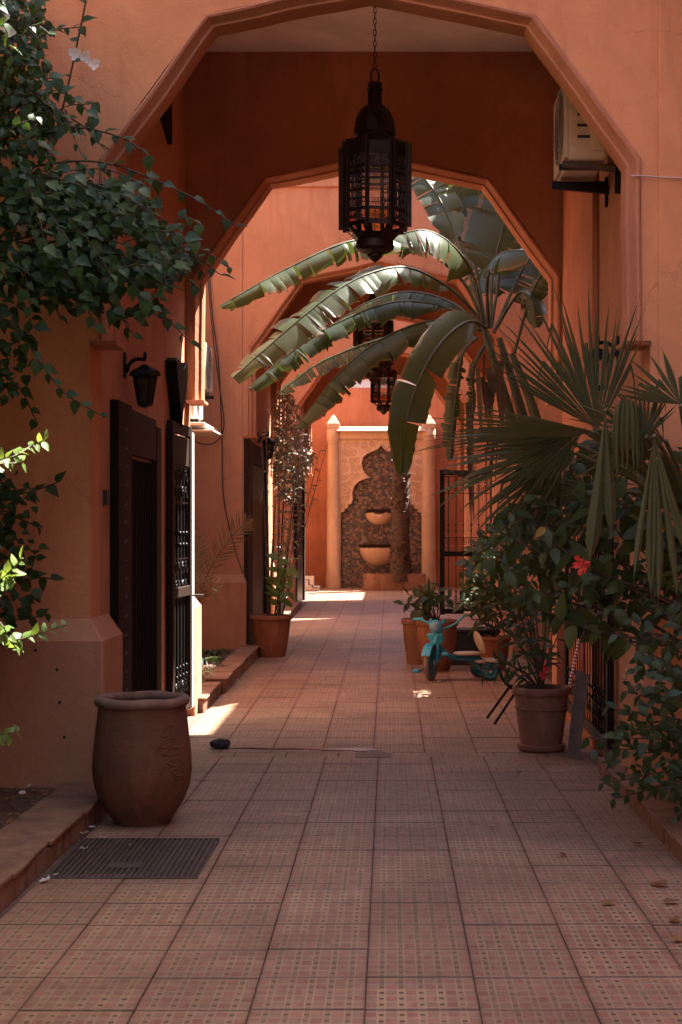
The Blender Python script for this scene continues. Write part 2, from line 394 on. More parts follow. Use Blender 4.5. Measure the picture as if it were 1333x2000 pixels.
    # dirt that gathers along the joints of each tile
    eu = math_n(n, 'ABSOLUTE', math_n(n, 'SUBTRACT', sx.outputs[0], 0.5)); ev = math_n(n, 'ABSOLUTE', math_n(n, 'SUBTRACT', sx.outputs[1], 0.5))
    ed = math_n(n, 'MAXIMUM', eu, ev); ef = N(n, 'ShaderNodeMapRange'); n.links.new(ed, ef.inputs[0])
    ef.inputs[1].default_value = 0.455; ef.inputs[2].default_value = 0.5
    base = mixc(n, math_n(n, 'MULTIPLY', ef.outputs[0], 0.4), base, (0.09, 0.048, 0.036))
    evf = N(n, 'ShaderNodeMapRange'); n.links.new(math_n(n, 'ADD', ev, math_n(n, 'MULTIPLY_ADD', d2.outputs[0], .03, -.015)), evf.inputs[0]); evf.inputs[1].default_value = 0.462; evf.inputs[2].default_value = 0.488
    base = mixc(n, math_n(n, 'MULTIPLY', evf.outputs[0], 0.55), base, (0.075, 0.045, 0.035))
    n.links.new(base, b.inputs['Base Color'])
    rg = ramp(n, d2.outputs[0], [(0.3, (0.42, 0.42, 0.42)), (0.7, (0.62, 0.62, 0.62))]); n.links.new(rg.outputs[0], b.inputs['Roughness'])
    b.inputs['Specular IOR Level'].default_value = 0.35
    h = math_n(n, 'ADD', math_n(n, 'MULTIPLY', line, -0.4), math_n(n, 'ADD', math_n(n, 'MULTIPLY', mark, -0.6), math_n(n, 'MULTIPLY', d2.outputs[0], 0.5)))
    bump(n, b, h, 0.35, 0.003)
    return m
M['tile'] = tile_material()
M['grout'] = plain('dark_grout', (0.12, 0.072, 0.056), 0.9, 0, 0.4, 9, 0.4)
M['kerb'] = pot_material('kerb_tile', (0.27, 0.145, 0.092), (0.15, 0.075, 0.05), (0.36, 0.21, 0.145))

def mosaic_material():
    m, n, b = newmat('zellige_mosaic'); p = wpos(n)
    vo = N(n, 'ShaderNodeTexVoronoi', feature='F1'); vo.inputs['Scale'].default_value = 17; n.links.new(p, vo.inputs['Vector'])
    vo.inputs['Randomness'].default_value = 0.75
    ve = N(n, 'ShaderNodeTexVoronoi', feature='DISTANCE_TO_EDGE'); ve.inputs['Scale'].default_value = 17; n.links.new(p, ve.inputs['Vector']); ve.inputs['Randomness'].default_value = 0.75
    sep = N(n, 'ShaderNodeSeparateColor'); n.links.new(vo.outputs['Color'], sep.inputs[0])
    r = ramp(n, sep.outputs[0], [(0.0, (0.022, 0.022, 0.02)), (0.38, (0.055, 0.046, 0.038)), (0.58, (0.12, 0.05, 0.032)), (0.75, (0.18, 0.11, 0.07)), (1.0, (0.05, 0.058, 0.048))])
    r.color_ramp.interpolation = 'CONSTANT'
    e = ramp(n, ve.outputs[0], [(0.0, (0, 0, 0)), (0.09, (1, 1, 1))])
    n.links.new(mixc(n, e.outputs[0], (0.16, 0.10, 0.07), r.outputs[0]), b.inputs['Base Color'])
    b.inputs['Roughness'].default_value = 0.4
    bump(n, b, e.outputs[0], 0.3, 0.004); return m
M['mosaic'] = mosaic_material()

def banana_material():
    m, n, b = newmat('banana_leaf'); uv = N(n, 'ShaderNodeUVMap').outputs[0]; p = wpos(n)
    oi = N(n, 'ShaderNodeObjectInfo').outputs['Random']
    mp = N(n, 'ShaderNodeMapping'); mp.inputs['Scale'].default_value = (90, 1.2, 1); n.links.new(uv, mp.inputs[0])
    st = noise_n(n, 1.0, 3, 0.6, mp.outputs[0]); a = noise_n(n, 2.6, 5, 0.6, p, 0.4)
    f = ramp(n, math_n(n, 'MULTIPLY_ADD', oi, 0.5, math_n(n, 'MULTIPLY', a.outputs[0], 0.6)), [(0.2, (0, 0, 0)), (0.85, (1, 1, 1))])
    base = mixc(n, f.outputs[0], (0.018, 0.035, 0.014), (0.046, 0.067, 0.026))
    base = mixc(n, math_n(n, 'MULTIPLY', st.outputs[0], 0.5), base, (0.070, 0.080, 0.048))
    su = N(n, 'ShaderNodeSeparateXYZ'); n.links.new(uv, su.inputs[0])
    ed = math_n(n, 'ADD', su.outputs[1], math_n(n, 'MULTIPLY', a.outputs[0], 0.5))
    ef = ramp(n, ed, [(1.05, (0, 0, 0)), (1.2, (1, 1, 1))])
    ef.color_ramp.elements[0].position = 0.93; ef.color_ramp.elements[1].position = 1.0
    e2 = math_n(n, 'MULTIPLY', math_n(n, 'GREATER_THAN', ed, 1.17), 0.8)
    base = mixc(n, e2, base, (0.16, 0.09, 0.045))
    n.links.new(base, b.inputs['Base Color']); b.inputs['Roughness'].default_value = 0.38; b.inputs['Specular IOR Level'].default_value = 0.34
    bump(n, b, st.outputs[0], 0.3, 0.006)
    tr = N(n, 'ShaderNodeBsdfTranslucent'); n.links.new(mixc(n, 0.6, base, (0.17, 0.25, 0.03)), tr.inputs['Color'])
    mx = N(n, 'ShaderNodeMixShader'); mx.inputs[0].default_value = 0.20
    n.links.new(b.outputs[0], mx.inputs[1]); n.links.new(tr.outputs[0], mx.inputs[2])
    n.links.new(mx.outputs[0], n.nodes['Material Output'].inputs['Surface'])
    return m
M['banana'] = banana_material()

def glass_material(name, c, trans=0.95):
    m, n, b = newmat(name); p = N(n, 'ShaderNodeTexCoord').outputs['Object']
    a = noise_n(n, 14, 3, 0.6, p)
    b.inputs['Base Color'].default_value = (*c, 1); b.inputs['Roughness'].default_value = 0.25
    t = N(n, 'ShaderNodeBsdfTransparent'); t.inputs['Color'].default_value = (*[min(1, x*1.25) for x in c], 1)
    d = N(n, 'ShaderNodeBsdfTranslucent'); d.inputs['Color'].default_value = (*c, 1)
    m1 = N(n, 'ShaderNodeMixShader'); n.links.new(math_n(n, 'MULTIPLY', a.outputs[0], 1.0-trans+0.25), m1.inputs[0])
    n.links.new(t.outputs[0], m1.inputs[1]); n.links.new(d.outputs[0], m1.inputs[2])
    m2 = N(n, 'ShaderNodeMixShader'); m2.inputs[0].default_value = 0.10
    n.links.new(m1.outputs[0], m2.inputs[1]); n.links.new(b.outputs[0], m2.inputs[2])
    n.links.new(m2.outputs[0], n.nodes['Material Output'].inputs['Surface']); return m
M['glass_clear'] = glass_material('frosted_glass', (0.78, 0.70, 0.66))
M['glass_amber'] = glass_material('amber_glass', (0.80, 0.42, 0.14))
M['glass_green'] = glass_material('green_glass', (0.42, 0.48, 0.22))
M['glass_pink'] = glass_material('pink_glass', (0.72, 0.42, 0.36))
M['glass_dusty'] = glass_material('dusty_lamp_glass', (0.22, 0.19, 0.17), 0.4)
M['glass_blue'] = glass_material('blue_glass', (0.30, 0.48, 0.66))

def water_material():
    m, n, b = newmat('puddle_water'); b.inputs['Base Color'].default_value = (0.03, 0.02, 0.018, 1)
    b.inputs['Roughness'].default_value = 0.22; bump(n, b, noise_n(n, 9, 2, 0.5, wpos(n)).outputs[0], 0.08, 0.003); return m
M['water'] = water_material()

# ------------------------------------------------------------------ the ground: pavement of single tiles
T = 0.40; G = 0.004
pav = thing('pavement', (0, 8, -0.02), kind='structure')
def strip(y0, y1, x0, x1, dz, mb):
    ys = [y0] + ([Y0] if y0 < Y0 < y1 else []) + [y1]
    for a, b_ in zip(ys, ys[1:]):
        mb.add([(x0, a, gz(a)+dz), (x1, a, gz(a)+dz), (x1, b_, gz(b_)+dz), (x0, b_, gz(b_)+dz)], [(0, 1, 2, 3)])
g = MB(); strip(-12, 60, -30, 30, -0.012, g); g.build('ground', M['grout'], None, fixn=False, kind='structure')
def tile_mesh():
    mb = MB(); h = T/2 - G/2; mb.box(-h, h, -h, h, -0.02, 0)
    me = mb.mesh('paving_tile', M['tile'], None, 0.002)
    uvl = me.uv_layers.new(name='UVMap')
    for l in me.loops:
        c = me.vertices[l.vertex_index].co; uvl.data[l.index].uv = ((c.x + T/2)/T, (c.y + T/2)/T)
    return me
tme = tile_mesh()
far_v, far_f, far_uv = [], [], []
xn = -0.087
COLJ = {}
def add_tile(cx, cy, part):
    j = COLJ.setdefault((round(cx, 2), cy < Y0), rnd(-.016, .016)); cy = cy + j + rnd(-.003, .003)
    sl_ = -0.0113 if cy < Y0 else 0.009
    z = gz(cy) + rnd(-0.0015, 0.0012)
    if part:
        Mx = Matrix.Translation((cx, cy, z)) @ Matrix.Rotation(math.atan(sl_) + rnd(-.003, .003), 4, 'X') @ Matrix.Rotation(rnd(-.003, .003), 4, 'Y') @ Matrix.Rotation(rnd(-.006, .006), 4, 'Z')
        place('paving_tile', tme, pav, Mx)
    else:
        h = T/2 - G/2; n0 = len(far_v)
        for dx, dy in ((-h, -h), (h, -h), (h, h), (-h, h)):
            far_v.append((cx+dx, cy+dy, z + sl_*dy)); far_uv.append(((dx+T/2)/T, (dy+T/2)/T))
        far_f.append((n0, n0+1, n0+2, n0+3))
rows = [5.557 + T*k for k in range(-16, 16)]
npart = 0
for cy in rows:
    for k in range(-6, 6):
        cx = xn + T*(k + 0.5) + (0.14 if int(cy*10) % 7 == 3 else 0)*0
        if cx - T/2 < -1.98 or cx + T/2 > 1.98: continue
        half = (VX+60)*cy/F
        vis = cy > 4.9 and -half < cx + 0.2 and cx - 0.2 < (1333+60-VX)*cy/F
        add_tile(cx, cy, vis); npart += vis
for k in range(-5, 5):                             # a row of cut tiles along the gully
    cx = xn + T*(k + 0.5) + 0.09
    if abs(cx) > 1.78: continue
    place('paving_tile', tme, pav, Matrix.Translation((cx, 11.863, gz(11.863)-.001)) @ Matrix.Diagonal((1, .515, 1, 1))); npart += 1
cy = Y0 + 0.205
while cy < 38.6:
    for k in range(-6, 6):
        cx = -0.128 + T*(k + 0.5)
        if cx - T/2 < -2.0 or cx + T/2 > 2.0: continue
        vis = cy < 15.2 and npart < 296
        add_tile(cx, cy, vis); npart += vis
    cy += T
me = bpy.data.meshes.new('far_tiles'); me.from_pydata(far_v, [], far_f); me.materials.append(M['tile'])
ul = me.uv_layers.new(name='UVMap')
for l in me.loops: ul.data[l.index].uv = far_uv[l.vertex_index]
o = bpy.data.objects.new('far_tiles', me); col.objects.link(o); o.parent = pav; o.location = -BASE[pav.name]; o['kind'] = 'stuff'

mb = MB(); mb.box(-.265, .01, 11.68, 11.93, -.02, gz(11.8)+.006); po = mb.build('patch_tile', M['tile'], pav, bevel=.003)
ul = po.data.uv_layers.new(name='UVMap')
for l in po.data.loops: c_ = po.data.vertices[l.vertex_index].co; ul.data[l.index].uv = ((c_.x+.5)/.4, (c_.y)/.4)
# soil beds
def soil_sheet(x0, x1, y0, y1, z, name, amp=0.03, n=(14, 26)):
    mb = MB(); nx, ny = n
    for j in range(ny+1):
        for i in range(nx+1):
            x = x0 + (x1-x0)*i/nx; y = y0 + (y1-y0)*j/ny
            mb.v.append(Vector((x, y, z + amp*noise.noise(Vector((x*3, y*3, 2))) + amp*0.6*noise.noise(Vector((x*11, y*11, 5))))))
    for j in range(ny):
        for i in range(nx):
            a = j*(nx+1)+i; mb.f.append((a, a+1, a+nx+2, a+nx+1))
    return mb.build(name, M['soil'], None, smooth=180, kind='structure', fixn=False)
soil_sheet(-4.4, -2.0, -4, 9.70, 0.12, 'planting_bed', 0.035, (24, 90))
soil_sheet(2.28, 3.2, -4, 9.75, 0.12, 'planting_bed', 0.03)
soil_sheet(-2.55, -1.90, 14.65, 20.0, 0.17, 'planting_bed', 0.03)
soil_sheet(1.75, 2.55, 14.65, 20.0, 0.17, 'planting_bed', 0.03)
soil_sheet(-2.55, -1.90, 24.95, 29.7, 0.22, 'planting_bed', 0.03)
soil_sheet(1.75, 2.55, 24.95, 29.7, 0.22, 'planting_bed', 0.03)

# kerbs built of single tiles
def kerb(y0, y1, xf, xb, h, step, side, name='kerb', face_w=0.105):
    k = thing(name, (xf, y0, gz(y0)), kind='structure')
    core = MB(); a, b_ = sorted((xf - side*0.02, xb)); zt = h - 0.022
    core.add([(a, y0, gz(y0)-.05), (b_, y0, gz(y0)-.05), (b_, y1, gz(y1)-.05), (a, y1, gz(y1)-.05), (a, y0, gz(y0)+zt), (b_, y0, gz(y0)+zt), (b_, y1, gz(y1)+zt), (a, y1, gz(y1)+zt)],
             [(0,3,2,1),(4,5,6,7),(0,1,5,4),(1,2,6,5),(2,3,7,6),(3,0,4,7)])
    core.build('kerb_core', M['grout'], k)
    y = y0
    while y < y1 - 0.05:                              # cap slabs
        L = min(step*rnd(0.93, 1.07), y1-y); zz = gz(y+L/2) + h + rnd(-.004, .004); j = rnd(-.008, .008)
        a, b_ = sorted((xf + side*0.012 + j, xb))
        mb = MB(); mb.box(a, b_, y+0.003, y+L-0.003, zz-0.022, zz)
        for v in mb.v:
            v.z += rnd(-.003, .003); v.y += rnd(-.004, .004)
        mb.build('kerb_slab', M['kerb'], k, bevel=0.004); y += L
    y = y0
    while y < y1 - 0.03:                              # upright face tiles
        L = min(face_w*rnd(0.85, 1.15), y1-y); j = rnd(-.004, .004)
        a, b_ = sorted((xf + j, xf - side*0.018 + j))
        mb = MB(); z0 = gz(y) - 0.01; z1 = gz(y) + h - 0.024 - (rnd(0, .02) if random.random() < .2 else 0)
        mb.box(a, b_, y+0.002, y+L-0.003, z0, z1); mb.build('kerb_tile', M['kerb'], k, bevel=0.003); y += L
    return k
kerb(4.4, 9.62, -1.72, -2.04, 0.126, 0.42, 1)
kerb(5.4, 10.9, 1.475, 2.30, 0.115, 0.42, -1)
kerb(14.42, 15.85, -1.745, -1.93, 0.13, 0.35, 1, face_w=0.18)
kerb(15.9, 20.0, -1.70, -1.93, 0.155, 0.35, 1, face_w=0.2)
kerb(24.7, 30.5, -1.76, -1.95, 0.13, 0.45, 1, face_w=0.3)

# ------------------------------------------------------------------ walls with the pointed polygonal arches
AX, HS, HM = -0.125, 1.716, 1.048
ZP, ZS, ZM, ZA = 2.936, 4.086, 5.0, 5.235
WL, WR = -1.90, 1.65
def arch_line(o=0.0):                                # from the left pendant bottom up and over to the right one, inset by o
    k1 = o*0.62; k2 = o*0.97
    return [(AX-HS+o, ZP), (AX-HS+o, ZS-o*0.30), (AX-HM+o*0.62, ZM-o*0.62+0), (AX, ZA-o*1.02), (AX+HM-o*0.62, ZM-o*0.62), (AX+HS-o, ZS-o*0.30), (AX+HS-o, ZP)]
def arch_wall(y, th, xl, xr, top, label, mat='stucco', led=True):
    t = thing('arch_wall', (AX, y, gz(y)), label, 'wall')
    ol = arch_line(0)
    zb = -0.15
    poly = [(xl, zb), (xl, top), (xr, top), (xr, zb), (WR, zb), (WR, ZP)] + ol[::-1] + [(WL, ZP), (WL, zb)]
    mb = MB(); mb.prism_y(poly, y, y+th); mb.build('wall', M[mat], t)
    # cove and bead moulding swept along the arch, with mitred corners
    prof = [(0.0, 0.002), (0.006, -0.016), (0.022, -0.024), (0.040, -0.016), (0.055, 0.012), (0.070, 0.045), (0.082, 0.060), (0.098, 0.062), (0.106, 0.075), (0.106, th-0.05), (0.06, th-0.01), (0.0, th-0.002)]
    mb = MB(); rows_ = []
    for (u, v) in prof:
        al = arch_line(u*.86); dn = []
        for (x0, z0), (x1, z1) in zip(al, al[1:]):
            for q in range(10): dn.append((x0+(x1-x0)*q/10, z0+(z1-z0)*q/10))
        dn.append(al[-1])
        rows_.append([Vector((p[0]+.009*noise.noise(Vector((p[0]*2.3+y, p[1]*2.3, 1))) + .003*noise.noise(Vector((p[0]*11, p[1]*11, y+u*9))), y+v+.006*noise.noise(Vector((p[0]*3, p[1]*3, y+5))), p[1]+.009*noise.noise(Vector((p[0]*2.3, p[1]*2.3, y+9))) + .003*noise.noise(Vector((p[0]*11, p[1]*11, y+4+u*9))))) for p in dn])
    m_ = len(rows_[0]); base = 0
    for r_ in rows_: mb.v += r_
    for i in range(len(rows_)-1):
        for k in range(m_-1):
            mb.f.append((i*m_+k, i*m_+k+1, (i+1)*m_+k+1, (i+1)*m_+k))
    mb.build('arch_moulding', M['stucco_mould'], t, smooth=35)
    for s in (-1, 1):                                 # foot of each hanging end
        x0 = AX + s*(HS-0.118); x1 = (WL+0.0 if s < 0 else WR-0.0)
        a, b_ = sorted((x0, x1 + s*0.0))
        mb = MB(); mb.frustum((a+0.015 if s < 0 else a, b_ if s < 0 else b_, y-0.02, y+th-0.03), (a, b_, y-0.05, y+th-0.01), ZP-0.034, ZP-0.002)
        mb.build('bracket', M['stucco_mould'], t, bevel=0.006)
    return t
TOPW = 7.3
arch_specs = [
    (9.75, 0.30, -5.4, 3.2, 'orange plaster wall with the large front arch behind the green creeper'),
    (14.30, 0.32, -2.9, 2.9, 'second arch wall, dark inside, between front lantern and banana leaves'),
    (20.0, 0.30, -3.0, 3.0, 'third arch wall, bright orange, behind the banana leaves'),
    (24.6, 0.30, -2.9, 2.9, 'fourth arch wall beyond the potted silver leaved plant'),
    (29.7, 0.30, -3.0, 3.0, 'fifth arch wall framing the carved fountain'),
    (34.2, 0.30, -2.9, 2.9, 'last arch wall, just before the carved fountain'),
]
for y, th, xl, xr, lab in arch_specs:
    arch_wall(y, th, xl, xr, TOPW, lab, 'stucco_front_lit' if y < 10 else 'stucco')

def plinth(t, x0, x1, y0, y1, z1, inset, name='plinth', zb=-0.1):
    mb = MB(); mb.box(x0, x1, y0, y1, zb, z1)
    mb.build(name, M['stucco'], t, bevel=0.012)
    a = (x0+0.004, x1-0.004, y0+0.004, y1-0.004); b_ = (x0+inset[0], x1-inset[1], y0+inset[2], y1-inset[3])
    mb = MB(); mb.frustum(a, b_, z1-0.01, z1+0.125); mb.build(name, M['stucco'], t, bevel=0.008)
A = [o for o in col.objects if o.name.startswith('arch_wall')]
plinth(A[0], -5.4, -1.80, 9.652, 10.38, 1.05, (0, 0.098, 0.096, 0.0))
plinth(A[0], 1.57, 3.2, 9.66, 10.5, 0.75, (0.078, 0, 0.088, 0.0))
plinth(A[1], -2.9, -1.80, 14.22, 14.72, 1.02, (0, 0.098, 0.078, 0.09))
plinth(A[1], 1.55, 2.9, 14.22, 14.72, 1.02, (0.098, 0, 0.078, 0.09))
plinth(A[2], -3.0, -1.86, 19.9, 20.4, 1.05, (0, 0.04, 0.098, 0.0))
plinth(A[2], 1.58, 3.0, 19.9, 20.4, 1.05, (0.06, 0, 0.098, 0.0))
plinth(A[3], -2.9, -1.84, 24.5, 25.0, 1.08, (0, 0.05, 0.09, 0.09))
plinth(A[4], -3.0, -1.84, 29.6, 30.1, 1.10, (0, 0.05, 0.09, 0.0))
for px, py in ((112, 1308), (117, 1372), (126, 1440), (70, 1270)):
    q = at(px, py, 9.65); mb = MB(); mb.lathe([(.011, 0), (.008, .003), (.001, .0035)], 8); mb.xform(Matrix.Translation(q) @ Matrix.Rotation(R(90), 4, 'X')); mb.build('nail_hole', M['black_plastic'], A[0])
# vertical pilaster edges and string course of the third and first walls
mb = MB(); mb.box(1.70, 3.2, 9.725, 9.755, 0.6, 7.3); mb.build('pilaster', M['stucco_front_lit'], A[0], bevel=0.006)
mb = MB(); mb.box(-3.0, -1.915, 19.975, 20.005, 0.9, 6.17); mb.box(1.66, 3.0, 19.975, 20.005, 0.9, 6.17); mb.build('pilaster', M['stucco'], A[2], bevel=0.006)
mb = MB(); mb.box(-3.0, 3.0, 19.965, 20.005, 6.17, 6.35); mb.build('string_course', M['stucco'], A[2], bevel=0.01)
mb = MB(); mb.box(-3.0, 3.0, 19.94, 20.005, 6.50, 6.62); mb.build('string_course', M['stucco'], A[2], bevel=0.01)

# passage walls, ceilings and flat roofs
def passage(y0, y1, labels):
    for s, lab in zip((-1, 1), labels):
        x = WL if s < 0 else WR
        a, b_ = sorted((x, x + s*0.5))
        t = tag(MB().box(a, b_, y0, y1, -0.15, 6.17).build('passage_wall', M['stucco']), lab, 'wall')
    MB().box(WL-0.5, WR+0.5, y0, y1, 6.17, 6.40).build('ceiling', M['ceiling'], kind='structure')
    MB().box(WL-1.0, WR+1.0, y0, y1, 6.402, 7.1).build('roof', M['stucco'], kind='structure')
passage(10.05, 14.30, ('left wall of the front passage with wall lamp and wooden doorway', 'right wall of the front passage with air conditioner high up'))
passage(20.30, 24.60, ('left wall of the middle passage with tall dark doorway', 'right wall of the middle passage behind the banana plant'))
passage(30.00, 34.20, ('left wall of the far passage before the fountain court', 'right wall of the far passage before the fountain court'))
def court_wall(x, y0, y1, h, lab):
    a, b_ = sorted((x, x + (0.4 if x > 0 else -0.4)))
    tag(MB().box(a, b_, y0, y1, -0.15, h).build('court_wall', M['stucco']), lab, 'wall')
court_wall(-2.6, 14.62, 20.0, 7.3, 'left side wall of the banana court carrying two air conditioners')
vy0, vy1, vz0, vz1 = 17.12, 17.80, 4.40, 4.78  # unseen opening, added to throw a sun spot on the paving
mb = MB(); mb.box(2.6, 3.0, 14.62, vy0-.4, -.15, 8.25).box(2.6, 3.0, vy1+.4, 20.0, -.15, 9.5).box(2.6, 3.0, vy0-.398, vy1+.398, -.15, vz0-.3).box(2.6, 3.0, vy0-.398, vy1+.398, vz1+1.0, 8.25)
mb.box(2.6, 2.63, vy0-.398, vy0, vz0-.298, vz1+.998).box(2.6, 2.63, vy1, vy1+.398, vz0-.298, vz1+.998).box(2.6, 2.63, vy0+.002, vy1-.002, vz0-.298, vz0).box(2.6, 2.63, vy0+.002, vy1-.002, vz1, vz1+.998)
tag(mb.build('court_wall', M['stucco'], kind=None), 'right side wall of the banana court behind the banana stems', 'wall')
court_wall(2.66, 20.0, 24.9, 9.5, 'unseen wall added right of the middle passage roof to block sun')  # added out of view to keep sun off the court paving
court_wall(-2.6, 24.9, 29.7, 7.3, 'left side wall of the second court behind silver leaves')
court_wall(2.6, 24.9, 29.7, 8.9, 'right side wall of the second court behind the iron gate')
court_wall(-2.6, 34.5, 38.85, 6.4, 'left side wall of the fountain court')
court_wall(2.6, 34.5, 38.85, 6.6, 'right side wall of the fountain court')
court_wall(3.2, -6.0, 14.3, 10.95, 'tall right side wall of the front court behind the fan palm')
court_wall(-5.0, -6.0, 9.75, 9.5, 'left side wall of the front court beside the planting bed')
tag(MB().box(-5.4, 3.6, -6.4, -6.0, -0.15, 3.6).build('court_wall', M['stucco']), 'rear wall of the front court facing the big arch', 'wall')
# right wall strip, reddened to stand in for light bounced across the passage
tag(MB().box(1.60, 1.652, 12.15, 14.29, 0.0, 6.16).build('bounce_strip', M['stucco_red'], bevel=0.01), 'wall strip right of the second arch with bounced light in its red colour', 'pilaster')
# end wall
tag(MB().box(-3.2, 3.2, 38.85, 39.2, -0.1, 5.28).build('end_wall', M['stucco_red']), 'deep orange end wall behind the carved fountain', 'wall')
tag(MB().box(-6, 6, 44.0, 44.4, -0.1, 6.0).box(-6, 6, 43.9, 44.0, 6.0, 6.2).build('rear_house', M['white_plastic']), 'white house wall showing over the end wall', 'building')

# dark slot high on the left passage wall
mb = MB(); mb.prism_x([(12.75, 6.1), (13.15, 6.1), (13.15, 5.02), (12.75, 5.12)], -1.90, -1.86)
tag(mb.build('wall_board', M['wood_dark'], bevel=0.004), 'dark narrow board fixed high on the left passage wall', 'board')

# ------------------------------------------------------------------ left doorway, gate, lamps
t = thing('doorway', (-1.9, 11.4, 0.1), 'dark studded wooden doorway beside the big clay jar', 'door')
MB().box(-1.9, -1.84, 10.44, 10.98, 0.05, 2.62).build('jamb', M['wood_dark'], t, bevel=0.005)
MB().box(-1.9, -1.842, 12.18, 12.42, 0.05, 2.55).build('jamb', M['wood_brown'], t, bevel=0.005)
MB().box(-1.9, -1.846, 10.985, 12.175, 2.28, 2.60).build('lintel', M['wood_brown'], t, bevel=0.005)
MB().box(-1.9, -1.88, 10.985, 12.175, 0.05, 2.275).build('door_leaf', M['iron'], t)
mb = MB()
for k in range(14): mb.box(-1.88, -1.872, 11.02+k*0.083, 11.03+k*0.083, 0.1, 2.25)
mb.build('door_batten', M['wood_dark'], t)
sm = MB(); sm.lathe([(0.022, 0), (0.02, 0.006), (0.012, 0.012), (0.001, 0.014)], 8); sm = sm.mesh('stud', M['grey_iron'], 60)
sr = MB(); sr.box(-0.006, 0.006, -0.075, 0.075, 0, 0.006); sr = sr.mesh('strap', M['grey_iron'])
for k in range(17):
    Mx = Matrix.Translation((-1.84, 10.72, 0.35+k*0.13)) @ Matrix.Rotation(R(90), 4, 'Y')
    place('stud', sm, t, Mx); place('strap', sr, t, Mx)
tag(MB().box(-1.9, -1.872, 10.18, 10.26, 1.9, 2.0).build('door_bell', M['black_plastic'], bevel=0.004), 'small black bell box on wall left of the studded doorway', 'bell')

def spiral(c, r0, r1, turns, ax, ay, n=22, a0=0.0):
    c = Vector(c); ax = Vector(ax); ay = Vector(ay)
    return [c + (ax*math.cos(a0+turns*2*PI*i/n) + ay*math.sin(a0+turns*2*PI*i/n)) * (r0 + (r1-r0)*i/n) for i in range(n+1)]

def iron_gate(name, p0, p1, z0, z1, label, panel=True, wood=True, nb=6, frame_m='wood_brown'):
    p0 = Vector(p0); p1 = Vector(p1); d = p1 - p0; W = d.length; d.normalize(); up = Vector((0, 0, 1)); nrm = d.cross(up)
    t = thing(name, (p0.x, p0.y, z0), label, 'gate')
    def P(u, z, o=0): return Vector((p0.x, p0.y, 0)) + d*u + up*z + nrm*o
    sw = 0.09
    for u, wd in ((sw/2, sw), (W-sw/2, sw)):
        MB().bar(P(u, z0), P(u, z1), wd, 0.05, nrm).build('stile', M[frame_m], t, bevel=0.004)
    for z in (z0+0.06, z0+(z1-z0)*0.42, z1-0.05):
        MB().bar(P(sw, z), P(W-sw, z), 0.045, 0.09, up).build('rail', M[frame_m], t, bevel=0.004)
    if panel:
        MB().bar(P(sw, z1-0.24), P(W-sw, z1-0.24), 0.03, 0.26, up).build('panel', M[frame_m], t, bevel=0.006)
    top = z1 - (0.38 if panel else 0.12)
    if panel: MB().bar(P(W/2, z0+0.05, -.022), P(W/2, top, -.022), W-2*sw, 0.004, nrm).build('back_sheet', M['iron'], t)
    for k in range(nb):
        u = sw + (W-2*sw)*(k+0.5)/nb
        MB().tube([P(u, z0+0.1), P(u, top)], 0.009, 6).build('bar', M['iron'], t)
        for zz in (z0+0.32, z0+0.40, z0+(z1-z0)*0.58, z0+(z1-z0)*0.62):
            mb = MB(); mb.lathe([(0.002, -0.03), (0.016, -0.012), (0.019, 0), (0.016, 0.012), (0.002, 0.03)], 8, P(u, zz)); mb.build('bar_knot', M['iron'], t, smooth=60)
    mb = MB(); r = (W-2*sw)/nb*0.46
    for k in range(nb):
        u = sw + (W-2*sw)*(k+0.5)/nb; s = 1 if k % 2 else -1
        for zz in (top-r*1.2, top-r*3.4, z0+(z1-z0)*0.5, z0+(z1-z0)*0.5-2.4*r, z0+0.22):
            mb = MB(); mb.tube(spiral(P(u, zz), r, r*0.2, 1.6, d*s, up, 20, rnd(0, 1)), 0.006, 5); mb.build('scroll', M['iron'], t, smooth=60)
    for zz in (top, top-4.7*r, z0+(z1-z0)*0.5+1.3*r):
        mb = MB(); mb.bar(P(sw, zz), P(W-sw, zz), 0.014, 0.014); mb.build('crossbar', M['iron'], t)
    # latch and handle on the free edge
    mb = MB(); uz = z0 + (z1-z0)*0.40
    mb.tube([P(W, uz, 0.0), P(W+0.035, uz, 0.0), P(W+0.04, uz, 0.05), P(W+0.04, uz, 0.12)], 0.010, 8); mb.build('handle', M['grey_iron'], t, smooth=50)
    for zz in (uz+0.18, uz+0.33): MB().bar(P(W-0.01, zz), P(W+0.03, zz), 0.02, 0.012).build('latch', M['grey_iron'], t)
    return t
iron_gate('iron_gate', (-1.862, 13.02, 0), (-1.812, 13.92, 0), 0.12, 2.66, 'half open iron scroll gate with sunlit edge behind the big clay jar', nb=5)

